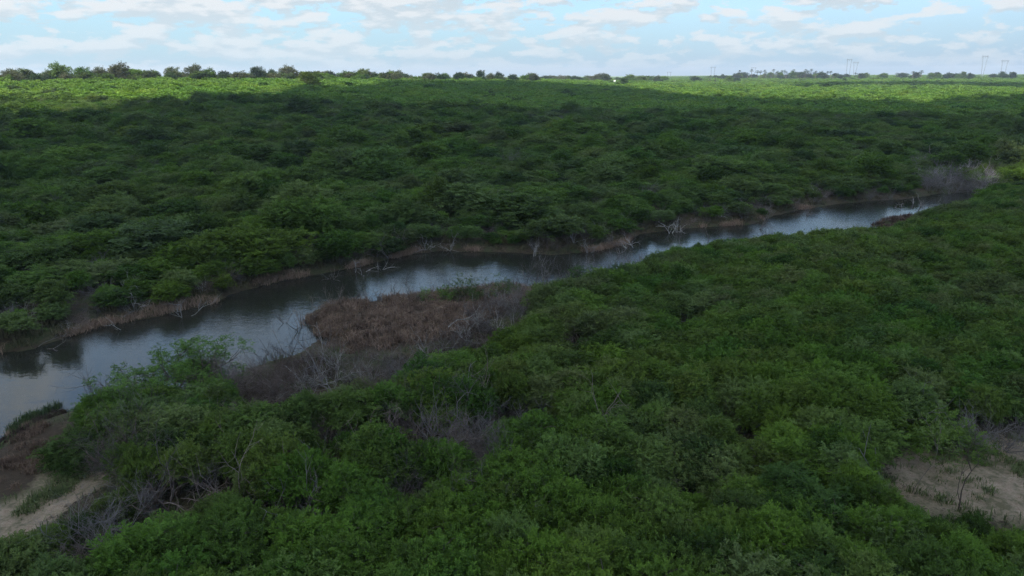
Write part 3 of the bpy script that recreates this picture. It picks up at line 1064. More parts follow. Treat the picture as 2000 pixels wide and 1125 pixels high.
s = 1.0
while s < cum[-1] - 3:
    p, nn = along(s)
    q = p + nn * rng.uniform(-0.1, 3.4)
    px = proj(np.array([[q[0], q[1], 1.0]]))[0][0]
    if px > 1770:
        s += 1.5
        continue
    w = 'left' if px < 600 else ('middle' if px < 1250 else 'right')
    lab = {'left': 'grey brown leafless bush on the left stretch of the far bank', 'middle': 'dark leafless bush on the middle stretch of the far bank', 'right': 'grey leafless bush on the right stretch of the far bank'}[w]
    if rng.random() < 0.33:
        lab = lab.replace('leafless bush', 'open branched dead bush')
        place_bare(q[0], q[1], rng.uniform(0.5, 0.95), 6 + int(rng.integers(4)), M_DEAD, lab, lab.replace('bush', 'bushes'))
    else:
        place_bare(q[0], q[1], rng.uniform(0.35, 0.85), int(rng.integers(6)), M_TWIG_BR if rng.random() < 0.65 else M_TWIG, lab, lab.replace('bush', 'bushes'))
    s += rng.uniform(0.7, 1.5)

# ------------------------------------------------------------------ leafy shrubs, nearest ones one by one
cand = []
cell = 1.27
for gx_ in np.arange(-60, 62, cell):
    for gy_ in np.arange(8, 92, cell * 0.95):
        x, y = gx_ + rng.uniform(-.75, .75), gy_ + rng.uniform(-.75, .75)
        if abs(x) > 0.80 * y + 3.5 or math.hypot(x, y) < 9:
            continue
        cand.append((x, y))
C_ = np.array(cand)
d_r = segdist(C_, RIV)
in_r = inpoly(C_, RIV)
in_far = inpoly(C_, np.concatenate([FARW, [[200, 200], [0, 400], [-200, 100]]]))
inB = inpoly(proj(np.stack([C_[:, 0], C_[:, 1], np.full(len(C_), .7)], 1)), B_ZONE)
inP = inpoly(C_, G_PEN)
zc = terrain(C_[:, 0], C_[:, 1])
near_list, rest_list = [], []


def near_top(x, y, sc):
    t_ = 1.45 + 0.9 * float(fbm(np.array([x / 7.0]), np.array([y / 7.0]), 88)[0]) + 0.12 * math.sin(x * 7 + y * 5)
    return min(t_, 2.35 * sc * 1.5)



nearC = sorted(range(len(C_)), key=lambda i: C_[i, 1] ** 2 + C_[i, 0] ** 2)
tk = np.array([(a, b, c_) for a, b, c_ in taken])
for i in nearC:
    x, y = C_[i]
    if in_r[i] or in_far[i] or d_r[i] < 0.5 or inP[i] or (inB[i] and rng.random() < 0.7):
        continue
    if inpoly(C_[i:i + 1], G_SR)[0] or inpoly(C_[i:i + 1], G_SL1)[0] or inpoly(C_[i:i + 1], G_BL)[0]:
        continue
    if (np.hypot(tk[:, 0] - x, tk[:, 1] - y) < tk[:, 2]).any():
        continue
    dd = math.hypot(x, y)
    sc = rng.uniform(0.5, 0.78)
    if rng.random() < 0.06:
        sc *= 1.25
    if d_r[i] < 5:
        sc *= 0.72
    ok = False
    for _ in range(4):
        if visible_clear(x, y, zc[i], near_top(x, y, sc), 2.1 * sc, KEEP):
            ok = True
            break
        sc *= 0.72
    if not ok or sc < 0.3:
        continue
    pxy = proj(np.array([[x, y, zc[i] + 1.5]]))[0]
    r_ = rng.random()
    lf = fbm(np.array([x / 9.0]), np.array([y / 9.0]), 31)[0]
    if pxy[0] < 900 and pxy[1] > 700 and pxy[0] + pxy[1] * 0.4 < 1250:
        mat = M_LEAF_OL if (r_ < 0.5 + (lf - .5) * 2) else (M_LEAF_DK if r_ > 0.92 else M_LEAF)
    else:
        mat = M_LEAF_OL if r_ < 0.05 else (M_LEAF_DK if r_ < 0.25 + (lf - .5) else M_LEAF)
    if 560 < pxy[0] < 680 and 740 < pxy[1] < 800 and r_ < 0.7:
        mat = M_LEAF_YE
    near_list.append((x, y, sc, mat))
    # gaps in the canopy where a bare bush shows instead
IND = near_list[:300]
REST = near_list[300:]
SRC_HI = []
for k, (x, y, sc, mat) in enumerate(IND):
    SRC_HI.append(place_leafy(x, y, sc, 'hi', k % 7, mat, zs=near_top(x, y, sc) / (2.35 * sc))[1])
print('near shrubs', len(near_list), 'bare', len(taken))

# ------------------------------------------------------------------ scatter object (many plants as one mass)
def scatter(name, P, RZ, SC, IDX, sources, label, cat):
    me = bpy.data.meshes.new(name)
    me.from_pydata([tuple(map(float, p)) for p in P], [], [])
    a = me.attributes.new('rz', 'FLOAT', 'POINT')
    a.data.foreach_set('value', np.asarray(RZ, np.float32))
    a = me.attributes.new('sc', 'FLOAT_VECTOR', 'POINT')
    a.data.foreach_set('vector', np.asarray(SC, np.float32).ravel())
    a = me.attributes.new('idx', 'INT', 'POINT')
    a.data.foreach_set('value', np.asarray(IDX, np.int32))
    o = link(name, me)
    ng = bpy.data.node_groups.new(name, 'GeometryNodeTree')
    ng.interface.new_socket('Geometry', in_out='INPUT', socket_type='NodeSocketGeometry')
    ng.interface.new_socket('Geometry', in_out='OUTPUT', socket_type='NodeSocketGeometry')
    gi, go = N(ng, 'NodeGroupInput'), N(ng, 'NodeGroupOutput')
    jn = N(ng, 'GeometryNodeJoinGeometry')

    def na_(nm, tp):
        n = N(ng, 'GeometryNodeInputNamedAttribute', data_type=tp)
        n.inputs['Name'].default_value = nm
        return n.outputs[0]
    rz_, sc_, ix_ = na_('rz', 'FLOAT'), na_('sc', 'FLOAT_VECTOR'), na_('idx', 'INT')
    cx = N(ng, 'ShaderNodeCombineXYZ')
    lk(ng, rz_, cx.inputs[2])
    for i, src in enumerate(sources):
        oi = N(ng, 'GeometryNodeObjectInfo', transform_space='ORIGINAL')
        oi.inputs['Object'].default_value = src
        oi.inputs['As Instance'].default_value = True
        cp = N(ng, 'FunctionNodeCompare', data_type='INT', operation='EQUAL')
        lk(ng, ix_, cp.inputs[2])
        cp.inputs[3].default_value = i
        ip = N(ng, 'GeometryNodeInstanceOnPoints')
        lk(ng, gi.outputs[0], ip.inputs['Points'])
        lk(ng, cp.outputs[0], ip.inputs['Selection'])
        lk(ng, oi.outputs['Geometry'], ip.inputs['Instance'])
        lk(ng, cx.outputs[0], ip.inputs['Rotation'])
        lk(ng, sc_, ip.inputs['Scale'])
        lk(ng, ip.outputs[0], jn.inputs[0])
    lk(ng, jn.outputs[0], go.inputs[0])
    m = o.modifiers.new('scatter', 'NODES')
    m.node_group = ng
    tag(o, label, cat, kind='stuff')
    return o


# far trees on the skyline, one by one: (px, py of the crown top, crown width px, height px, kind)
def far_xy(px, d):
    a = (px - CX) / FPX * math.cos(PITCH) / (1 + 0 * PITCH)
    a = (px - CX) / (FPX * math.cos(PITCH) + 415.0 * math.sin(PITCH))
    y = d / math.hypot(1, a)
    return a * y, y


SKY = [(45, 134, 40, 'reddish grey domed tree on the skyline at the far left', 'O'), (122, 121, 34, 'tallest spiky green tree on the left skyline', 'G'),
       (20, 137, 20, 'small brown green tree at the left end of the skyline', 'O'), (72, 137, 12, 'tiny dark tree right of the reddish domed tree', 'D'),
       (98, 135, 22, 'low blue green tree left of the tallest spiky tree', 'D'), (165, 131, 26, 'rounded green tree right of the tallest spiky tree', 'G'),
       (200, 129, 24, 'thin feathery grey tree left of the broad grey dome', 'O'), (230, 124, 36, 'broad grey green dome tree on the left skyline', 'O'),
       (275, 129, 30, 'green rounded tree right of the broad grey dome', 'G'), (298, 131, 26, 'dark green tree with leafy front at the left skyline', 'D'),
       (340, 131, 22, 'pale brown bush tree between dark green and pale tree', 'O'), (382, 124, 28, 'pale grey green round tree left of the dark purple tree', 'O'),
       (405, 133, 26, 'low light green tree beside the pale round tree', 'G'), (440, 132, 26, 'dark purple leaved tree on the skyline', 'D'),
       (474, 131, 30, 'reddish brown tree right of the dark purple tree', 'O'), (505, 130, 26, 'dense green tree right of the reddish brown tree', 'D'),
       (534, 133, 18, 'small dark tree right of the dense green tree', 'D'), (562, 128, 30, 'flat topped bluish grey tree on the skyline', 'O'),
       (645, 132, 20, 'lone conical green tree left of centre on the skyline', 'D'), (685, 134, 24, 'flat reddish topped tree on the skyline', 'O'),
       (712, 134, 26, 'wide greenish tree above the dark bush', 'G'), (748, 141, 24, 'dark round bush before the skyline', 'D'), (775, 137, 22, 'pale pinkish tree at the skyline left of centre', 'O'),
       (842, 140, 16, 'thin leaved pale tree on the centre skyline', 'O'), (905, 141, 20, 'dark flat tree on the centre skyline', 'D'), (941, 139, 12, 'small dark pointed tree on the centre skyline', 'D'),
       (960, 143, 16, 'pale rounded tree right of the small pointed tree', 'O'), (979, 142, 16, 'left one of two dark round trees on the centre skyline', 'D'),
       (1003, 142, 18, 'right one of two dark round trees on the centre skyline', 'D'), (1033, 147, 14, 'pale tree right of the two dark round trees', 'O'),
       (1085, 149, 22, 'bluish low tree right of centre skyline', 'G'), (1126, 148, 18, 'rounded bluish tree left of the purple bare crowned tree', 'D'),
       (1168, 145, 18, 'purple grey bare crowned tree on the skyline', 'O'), (1215, 151, 18, 'low dark tree above the white building', 'D'), (1235, 150, 18, 'green tree right of the white building', 'G'),
       (1255, 151, 18, 'dark green tree left of the palms', 'D'), (1362, 149, 20, 'rounded dark tree left of the first pylon pair', 'D'),
       (1425, 150, 12, 'light green round tree left of the palm row', 'G'), (1442, 150, 12, 'dark round tree at the start of the palm row', 'D')]


def crest_d(px):
    return float(np.interp((px - CX) / FPX, [-0.75, -0.3, 0, 0.15], [310, 370, 520, 700]))


def sky_tree(px, ptop, wpx, lab, kd, i, dist=0):
    d = crest_d(px) * rng.uniform(0.96, 1.04) if px < 1050 else rng.uniform(760, 900)
    if dist:
        d = dist * rng.uniform(0.92, 1.08)
    x, y = far_xy(px, d)
    z = tz(x, y)
    # height needed for the crown top to reach the photographed row
    ztop = CAMZ
    lo_, hi_ = z, z + 60
    for _ in range(24):
        m_ = (lo_ + hi_) / 2
        if proj(np.array([[x, y, m_]]))[0][1] > ptop:
            lo_ = m_
        else:
            hi_ = m_
    h = max(3.2, lo_ - z)
    wid = max(wpx * 1.3 / FPX * y, h * rng.uniform(0.9, 1.25))
    mat = {'O': M_LEAF_SKY_O, 'G': M_LEAF, 'D': M_LEAF_SKY_D}[kd]
    root = link('skyline_tree', None, None, (x, y, z))
    li = i % 5
    root.rotation_euler = (0, 0, rng.uniform(0, 6.28))
    root.scale = (wid / 4.4, wid / 4.4, h / 2.9)
    link('crown', leafmesh('mid', li, mat), root)
    link('trunk', MID[li][1], root)
    tag(root, lab, 'tree')
    return root


M_LEAF_SKY_O = leaf_mat('leaf_skyline_grey', (0.085, 0.10, 0.055), (0.08, 0.11, 0.045), (0.115, 0.11, 0.085))
M_LEAF_SKY_D = leaf_mat('leaf_skyline_dark', (0.034, 0.064, 0.032), (0.045, 0.075, 0.030), (0.04, 0.055, 0.042))
for i, (px, pt, wp, lab, kd) in enumerate(SKY):
    sky_tree(px, pt + (2.5 if px < 800 else 0), wp * 1.1, lab, kd, i)
for i in range(170):
    px = rng.uniform(-10, 1300)
    base = np.interp(px, [0, 600, 1100, 1300], [144, 145, 152, 153])
    r_ = sky_tree(px, base - rng.uniform(0, 8.5) * rng.uniform(0.35, 1), rng.uniform(20, 46) * (1 if px < 700 else 0.6), 'x', 'OGGDO'[int(rng.integers(5))], i)
    w_ = 'left' if px < 430 else ('centre left' if px < 860 else 'right of centre')
    r_['label'] = f'low rounded tree filling the distant treeline, {w_} of the skyline' if 'of' not in w_ else f'low rounded tree filling the distant treeline {w_}'
    r_['group'] = f'low trees of the distant treeline {w_}'
for i in range(84):
    px = rng.uniform(1400, 2015) if i < 52 else rng.uniform(1436, 1610)
    r_ = sky_tree(px, np.interp(px, [1400, 1600, 2000], [148, 147, 142.5]) - (rng.uniform(0, 3.2) if i < 52 else rng.uniform(2, 7)), rng.uniform(9, 16), 'x', 'DDG'[i % 3], i, 1150)
    w_ = 'under the palm row' if px < 1620 else ('between the palm row and the rightmost pylons' if px < 1890 else 'at the foot of the rightmost pylons')
    r_['label'] = f'low dark tree of the distant treeline {w_}'
    r_['group'] = f'low dark trees {w_}'
# dark bushes scattered over the sunlit plain and mid field: single ones the photo shows
BUSH = [(605, 178, 50, 'domed olive bush on the border of sun and shade'), (585, 232, 64, 'large dark rounded bush in the shaded scrub'), (1108, 200, 34, 'dark rounded bush in the shade right of centre'),
        (1612, 177, 20, 'dark bush on the sunlit field below the pylons'), (1650, 163, 16, 'small dark bush on the far field below the pylons'), (1780, 184, 18, 'pair like dark bush on the sunlit field at the right'),
        (1000, 168, 0, ''), (38, 183, 18, 'small dark bush on the sunlit slope at the far left'), (165, 160, 20, 'low blue green bush on the left sunlit slope'), (1220, 170, 26, 'dark bush at the shade border right of centre')]
BUSHES = []
for i, (px, py, wp, lab) in enumerate(BUSH):
    if not wp:
        continue
    x, y = hit(px, py)
    z = tz(x, y)
    wid = wp / FPX * y
    root = link('round_bush', None, None, (x, y, z))
    BUSHES.append(root)
    root.scale = (wid / 4.6, wid / 4.6, wid / 5.4 + 0.4)
    m_ = M_LEAF_OL if 'olive' in lab else M_LEAF_DK
    link('crown', leafmesh('mid' if wid * FPX / y > 40 else 'low', i % 5, m_), root)
    link('trunk', LOW[i % 5][1], root)
    tag(root, lab, 'bush')

# mid field sources: shrubs of the plain kept as things of their own
SRC_MID, SRC_LOW, SRC_BARE = [], [], []
ex = [(90, 470, 'rounded shrub with pinkish neighbour on the left far bank'), (250, 450, 'broad shrub on the left far bank above the grey bushes'), (460, 440, 'dense shrub above the bend of the far bank'),
      (760, 420, 'tall shrub above the middle of the far bank'), (980, 430, 'broad shrub behind the bare pale trees of the far bank'), (1440, 390, 'large bright shrub above the far bank right of centre')]
for i, (px, py, lab) in enumerate(ex):
    x, y = unproj(px, py, 0.9)
    r_, f_ = place_leafy(x, y, 1.1, 'mid', i, M_LEAF if i != 3 else M_LEAF_DK, label=lab, group=None)
    SRC_MID.append(f_)
ex2 = [(300, 175, 'yellow green shrub on the sunlit slope, left of the skyline dome trees'), (520, 170, 'light green shrub on the sunlit slope below the flat topped tree'), (1400, 165, 'light green shrub on the plain below the first pylons'),
       (1560, 175, 'light green shrub on the sunlit plain below the palm row'), (1850, 180, 'light green shrub on the sunlit plain near the right edge')]
for i, (px, py, lab) in enumerate(ex2):
    x, y = hit(px, py)
    r_, f_ = place_leafy(x, y, 1.3, 'low', i, M_LEAF_FAR, label=lab)
    SRC_LOW.append(f_)
for i in range(3):
    x, y = unproj([95, 480, 1000][i], [425, 380, 330][i], 0.9)
    SRC_BARE.append(place_bare(x, y, 1.5, i, M_TWIG, ['lone pinkish grey bare bush at the left of the far scrub', 'grey bare bush in the far scrub left of centre', 'grey bare bush in the middle of the shaded far scrub'][i]))

PT, RZ, SC, IX = [], [], [], []
Pb, Rb, Sb, Ib = [], [], [], []
for (x, y, sc, mat) in REST:
    PT.append((x, y, tz(x, y)))
    RZ.append(rng.uniform(0, 6.28))
    SC.append((sc, sc, near_top(x, y, sc) / 2.35))
    IX.append(int(rng.integers(21)))
scatter('near_thicket', PT, RZ, SC, IX, SRC_HI[-21:], 'farther green shrubs of the near bank canopy along the river', 'scrub')
PT, RZ, SC, IX = [], [], [], []


def ring(d0, d1, cell, s0, s1, amax=0.84):
    out = []
    ys = np.arange(0, d1, cell)
    xs = np.arange(-amax * d1, amax * d1, cell)
    gx, gy = np.meshgrid(xs, ys)
    x = gx.ravel() + rng.uniform(-.45, .45, gx.size) * cell
    y = gy.ravel() + rng.uniform(-.45, .45, gx.size) * cell
    d = np.hypot(x, y)
    k = (d >= d0) & (d < d1) & (np.abs(x) < amax * y + 4)
    x, y = x[k], y[k]
    return x, y


x, y = ring(30, 240, 1.72, 1, 1)
P = np.stack([x, y], 1)
far_ok = inpoly(P, np.concatenate([FARW, [[500, 200], [0, 700], [-500, 100], [-60, 20]]])) & ~inpoly(P, RIV)
dr_ = segdist(P, RIV)
ok = (far_ok & (dr_ > 0.45))
ok |= (~far_ok & ((x > 60) | (y > 92)) & ~inpoly(P, RIV) & (dr_ > 0.4))
V_DEAD = [(1800, 395), (1798, 335), (1815, 310), (1850, 306), (1915, 318), (1922, 345), (1900, 372), (1830, 380)]
_pp = proj(np.stack([x, y, np.full(len(x), 2.8)], 1))
_pm = proj(np.stack([x, y, np.full(len(x), 1.0)], 1))
_pb = proj(np.stack([x, y, np.full(len(x), 0.5)], 1))
ok |= (dr_ > 0.2) & ~inpoly(P, RIV) & (_pb[:, 0] > 1925) & (_pb[:, 1] < 420) & (_pb[:, 1] > 330)
ok &= ~((inpoly(_pp, V_DEAD) | inpoly(_pm, V_DEAD) | inpoly(_pp, V_WATER) & ~far_ok) & (np.hypot(x, y) < 122))
x, y, dr_ = x[ok], y[ok], dr_[ok]
z = terrain(x, y)
mm = np.hypot(x, y)
bn = fbm(x / 17, y / 17, 44)
tn_ = fbm(x / 11, y / 11, 47)
for i in range(len(x)):
    edge = dr_[i] < 5
    s0 = (0.42 + 0.62 * rng.random() ** 1.3) * (0.72 if edge else 1.0)
    if rng.random() < (0.30 if edge else 0.06 + 0.35 * max(0, bn[i] - 0.55) * 3):
        Pb.append((x[i], y[i], z[i]))
        Rb.append(rng.uniform(0, 6.28))
        q = s0 * 1.15
        Sb.append((q, q, q))
        Ib.append(int(rng.integers(3)))
    else:
        PT.append((x[i], y[i], z[i]))
        RZ.append(rng.uniform(0, 6.28))
        big = 1.0 + (rng.uniform(0.4, 1.1) if rng.random() < 0.07 else 0)
        SC.append((s0 * 1.08 * big, s0 * 1.08 * big, min(s0 * 1.4, (0.36 + 0.62 * tn_[i]) * (0.75 if edge else 1)) * rng.uniform(.92, 1.08) * big))
        IX.append(int(rng.integers(6)))
scatter('scrub_thicket', PT, RZ, SC, IX, SRC_MID, 'dense mass of shaded green shrubs beyond the river', 'scrub')
scatter('bare_scrub', Pb, Rb, Sb, Ib, SRC_BARE, 'grey leafless shrubs mixed through the shaded scrub beyond the river', 'scrub')
print('mid', len(PT), 'bare', len(Pb))
PT, RZ, SC, IX = [], [], [], []
for (d0, d1, cell, s0, s1) in ((240, 480, 3.1, 0.9, 1.5), (480, 1000, 6.0, 1.0, 2.0), (1000, 2600, 15.0, 1.5, 3.2)):
    x, y = ring(d0, d1, cell, 1, 1)
    z = terrain(x, y)
    a = x / np.maximum(y, 1)
    keep = rng.random(len(x)) < np.where((a > 0.12) & (np.hypot(x, y) > 300), 0.35 + 0.9 * (fbm(x / 60, y / 60, 71) > 0.52), 1.0)
    x, y, z = x[keep], y[keep], z[keep]
    a = a[keep]
    for i in range(len(x)):
        q = rng.uniform(s0, s1)
        if rng.random() < 0.05:
            q *= 1.35
        PT.append((x[i], y[i], z[i] - 0.1))
        RZ.append(rng.uniform(0, 6.28))
        SC.append((q * 1.1, q * 1.1, min(q, 1.4) * rng.uniform(0.6, 1.0)))
        IX.append(int(rng.integers(5)) if rng.random() > 0.045 else 5 + int(rng.integers(3)))
scatter('distant_scrub', PT, RZ, SC, IX, SRC_LOW + [b_.children[0] for b_ in BUSHES if b_.children[0].data.name.startswith('foliage') and b_.children[0].data.materials[0] == M_LEAF_DK][-3:], 'far green shrubs covering the plain up to the skyline', 'scrub')
print('far', len(PT))

# ------------------------------------------------------------------ reeds and dry grass
def blades(P, h, hv, w, lean, per, spread, seed, mat, name, label, cat):
    rg = np.random.default_rng(seed)
    n = len(P)
    B = np.repeat(P, per, 0) + np.concatenate([rg.normal(0, spread, (n * per, 2)), np.zeros((n * per, 1))], 1)
    m = len(B)
    a = rg.uniform(0, 2 * math.pi, m)
    ln_ = np.abs(rg.normal(0, lean, m))
    hh = h * np.repeat(rg.uniform(0.6, 1.2, n), per) * rg.uniform(1 - hv, 1 + hv, m)
    dx, dy = np.cos(a) * ln_ * hh, np.sin(a) * ln_ * hh
    sx, sy = -np.sin(a + rg.normal(0, .8, m)) * w, np.cos(a + rg.normal(0, .8, m)) * w
    p0, p1, p2 = B.copy(), B.copy(), B.copy()
    p0[:, 2] -= 0.05
    p1[:, 0] += dx * 0.35
    p1[:, 1] += dy * 0.35
    p1[:, 2] += hh * 0.6
    p2[:, 0] += dx
    p2[:, 1] += dy
    p2[:, 2] += hh * np.clip(1 - ln_ * 0.4, 0.3, 1)
    s3 = np.stack([sx, sy, np.zeros(m)], 1)
    V = np.stack([p0 - s3, p0 + s3, p1 + s3 * 0.8, p1 - s3 * 0.8, p2 + s3 * 0.15, p2 - s3 * 0.15], 1).reshape(-1, 3)
    b = (np.arange(m) * 6)[:, None, None]
    F = (b + np.array([[0, 1, 2, 3], [3, 2, 4, 5]])[None]).reshape(-1, 4)
    o = link(name, mk_mesh(name, V, F, mat))
    return tag(o, label, cat, kind='stuff')


def fill(poly, n, z=0.5):
    poly = np.asarray(poly)
    lo, hi = poly.min(0), poly.max(0)
    out = np.zeros((0, 2))
    while len(out) < n:
        q = rng.uniform(lo, hi, (n * 3, 2))
        out = np.concatenate([out, q[inpoly(q, poly)]])
    out = out[:n]
    return np.concatenate([out, terrain(out[:, 0], out[:, 1])[:, None]], 1)


pp = fill(G_PEN, 1700)
pp = pp[fbm(pp[:, 0] / 0.9, pp[:, 1] / 0.9, 61) > 0.40]
blades(pp, 0.42, 0.55, 0.016, 1.0, 26, 0.2, 1, M_REED, 'dry_reeds', 'matted rusty brown dry reeds on the point in the river', 'reeds')
strip = []
for s in np.arange(0.5, cum[-1] - 0.5, 0.16):
    p, nn = along(s)
    pq = proj(np.array([[*along(s)[0], 0.3]]))[0][0]
    if pq > 1640:
        continue
    if fbm(np.array([s / 3.1]), np.array([7.0]), 15)[0] < (0.50 if pq < 1230 else 0.62):
        continue
    wd = 2.2 * max(0.06, fbm(np.array([s / 5.0]), np.array([2.0]), 5)[0] - 0.28)
    for _ in range(2):
        q = p + nn * rng.uniform(-0.05, wd)
        strip.append((q[0], q[1]))
strip = np.array(strip)
sp = np.concatenate([strip, np.maximum(terrain(strip[:, 0], strip[:, 1]), -0.05)[:, None]], 1)
blades(sp, 0.42, 0.5, 0.014, 0.9, 24, 0.22, 2, M_REED, 'bank_reeds', 'brown dry reeds fringing the foot of the far bank', 'reeds')
hb = []
for s in np.arange(0.5, cum[-1] - 0.5, 0.045):
    p, nn = along(s)
    q = p + nn * rng.uniform(0.25, 5.0)
    hb.append((q[0], q[1]))
hb = np.array(hb)
hb = hb[fbm(hb[:, 0] / 1.6, hb[:, 1] / 1.6, 64) > 0.40]
blades(np.concatenate([hb, terrain(hb[:, 0], hb[:, 1])[:, None]], 1), 0.42, 0.6, 0.02, 0.8, 20, 0.2, 12, M_HERB, 'bank_herbs', 'dull green and brown herbs covering the slope of the far bank', 'herbs')
pl = fill(G_BL, 1700)
pl = pl[fbm(pl[:, 0] / 1.3, pl[:, 1] / 1.3, 63) > 0.46]
blades(pl, 0.22, 0.4, 0.010, 0.8, 16, 0.12, 3, M_REED, 'bank_grass_dry', 'low brown dry grass on the slope beside the sandy track', 'grass')
# dark wet reeds on the waterline at the lower left, plus the patch of green ones in the water
nl = np.array([unproj(a, b) for a, b in [(-60, 908), (0, 874), (40, 850), (80, 826), (125, 808)]])
q = []
for i in range(len(nl) - 1):
    for tt_ in np.linspace(0, 1, 70):
        q.append(nl[i] * (1 - tt_) + nl[i + 1] * tt_ + rng.normal(0, 0.13, 2))
q = np.array(q)
blades(np.concatenate([q, np.zeros((len(q), 1))], 1), 0.26, 0.4, 0.012, 0.25, 24, 0.08, 4, M_REED_DK, 'waterline_reeds', 'dark reddish reeds standing along the lower left waterline', 'reeds')
wg = gpoly([(15, 845), (40, 822), (75, 806), (118, 792), (112, 800), (60, 822), (30, 850)], 0)
q = fill(wg, 90)
q[:, 2] = -0.02
blades(q, 0.32, 0.4, 0.012, 0.3, 16, 0.12, 5, M_GRASS, 'water_grass', 'dark green grass growing out of the shallows at the lower left', 'grass')
wg = gpoly([(20, 840), (50, 826), (60, 832), (40, 850), (15, 858)], 0)
q = fill(wg, 60)
q[:, 2] = -0.02
blades(q, 0.2, 0.4, 0.014, 1.0, 16, 0.12, 6, M_REED, 'drowned_reeds', 'flattened brown reeds lying in the shallows at the lower left', 'reeds')
q = fill(gpoly([(1690, 442), (1735, 430), (1790, 426), (1800, 450), (1740, 462), (1680, 462)], .2), 260)
blades(q, 0.35, 0.4, 0.02, 0.8, 22, 0.16, 7, M_REED, 'spit_reeds', 'brown matted reeds on the small spit near the river end', 'reeds')
q = fill(B_ZONE_G := gpoly(B_ZONE, .7), 1500)
q = q[fbm(q[:, 0] / 1.1, q[:, 1] / 1.1, 62) > 0.47]
blades(q, 0.32, 0.5, 0.012, 0.9, 22, 0.22, 8, M_REED_DK, 'thicket_reeds', 'dark dry undergrowth below the leafless bank thicket', 'undergrowth')
# weeds over the sand
q = np.concatenate([fill(G_SR, 300), fill(gpoly([(30, 1000), (130, 880), (260, 860), (260, 900), (140, 960), (40, 1010)], .9), 240)])
keepw = fbm(q[:, 0] / 1.1, q[:, 1] / 1.1, 77) > 0.5
q = q[keepw]
blades(q, 0.20, 0.5, 0.012, 0.8, 26, 0.13, 9, M_GRASS, 'sand_weeds', 'low weeds and grass tufts scattered over the bare sand', 'weeds')
nb2 = []
for s in np.linspace(0, 1, 900):
    pass
# undergrowth on all near ground seen through the canopy gaps
q = fill(np.array([[-22, 9], [22, 9], [60, 75], [70, 92], [20, 60], [-6, 42], [-28, 34]]), 5200)
m1 = ~inpoly(q[:, :2], RIV) & (segdist(q[:, :2], RIV) > 0.4)
for G in (G_SR, G_SL1, G_SL2, G_BL, G_PEN):
    m1 &= ~inpoly(q[:, :2], G)
q = q[m1]
blades(q, 0.3, 0.5, 0.014, 0.8, 14, 0.25, 10, M_GRASS, 'undergrowth', 'grass and herbs under the near bank shrubs', 'undergrowth')

# ------------------------------------------------------------------ palms
def palm_mesh(seed):
    rg = np.random.default_rng(seed)
    h = 9.0
    segs = []
    p = np.array([0, 0, 0.0])
    for k in range(6):
        q = p + np.array([rg.normal(0, .06), rg.normal(0, .06), h / 6])
        segs.append([*p, *q, 0.24 - 0.015 * k, 0.225 - 0.015 * k])
        p = q
    tr = tubes(segs, 6)
    Vs, Fs, n = [], [], 0
    top = p
    for k in range(34):
        a = rg.uniform(0, 6.28)
        e = rg.uniform(-0.5, 1.3)
        L = rg.uniform(1.3, 1.9)
        d = np.array([math.cos(a) * math.cos(e), math.sin(a) * math.cos(e), math.sin(e)])
        sdv = np.array([-math.sin(a), math.cos(a), 0])
        c0, c1, c2 = top, top + d * L * 0.55, top + d * L + np.array([0, 0, -0.35])
        # fan of blades at the end of each stalk
        for j in range(7):
            b = (j - 3) / 3.0
            tip = c2 + sdv * b * 1.0 + d * 0.35 * (1 - b * b)
            nrmw = d * 0.08
            Vs += [c1, c1 + nrmw + sdv * 0.02, tip, c1 - sdv * 0.22 * (1 if j % 2 else -1)]
            Fs.append([n, n + 1, n + 2, n + 3])
            n += 4
        Vs += [c0, c0 + sdv * 0.05, c1 + sdv * 0.04, c1]
        Fs.append([n, n + 1, n + 2, n + 3])
        n += 4
    return tr, (np.array(Vs), np.array(Fs))


PALM = []
for i in range(3):
    tr, fr = palm_mesh(900 + i)
    PALM.append((mk_mesh('trunk', *tr, M_STEM), mk_mesh('fronds', *fr, M_LEAF_SKY_D, {'tone': np.full(len(fr[0]), .5)})))
PX = [1438, 1446, 1454, 1462, 1470, 1482, 1487, 1494, 1499, 1508, 1512, 1516, 1520, 1524, 1528, 1534, 1538, 1543, 1548, 1553, 1557, 1561, 1565, 1570, 1575, 1579, 1586, 1591, 1596, 1603, 1613, 1617,
      1626, 1630, 1636, 1640, 1673, 1680, 1754, 1776, 1785, 1803]
for k, px in enumerate(PX):
    d = rng.uniform(1050, 1180)
    x, y = far_xy(px + rng.uniform(-1, 1), d)
    z = tz(x, y)
    root = link('palm_tree', None, None, (x, y, z))
    t_h = (150 - 0.012 * (px - 1440)) - (10.5 if px < 1600 else 6) + rng.uniform(-2.5, 5)
    zt = CAMZ + (147.5 - 0.005 * (px - 1000) - t_h) / FPX * y
    sc = np.clip((zt - z) / 10.0, 0.7, 2.6)
    root.scale = (1.8, 1.8, sc)
    root.rotation_euler = (0, 0, rng.uniform(0, 6.28))
    link('trunk', PALM[k % 3][0], root)
    link('fronds', PALM[k % 3][1], root)
    if px < 1610:
        tag(root, 'distant dark palm in the long row on the right skyline', 'palm tree', 'palms in the long row on the right skyline')
    elif px < 1700:
        tag(root, 'distant palm in the clump by the middle pylon pair', 'palm tree', 'palms by the middle pylon pair')
    else:
        tag(root, 'small lone palm tip between the middle and the right pylons', 'palm tree', 'lone palms between the pylons')
for k, (px, lab) in enumerate([(1389, 'left one of two bushy palms under the small pylon'), (1400, 'right one of two bushy palms under the small pylon')]):
    x, y = far_xy(px, 800)
    root = link('palm_tree', None, None, (x, y, tz(x, y)))
    root.scale = (1.4, 1.4, 0.9)
    link('trunk', PALM[k][0], root)
    link('fronds', PALM[k][1], root)
    tag(root, lab, 'palm tree')

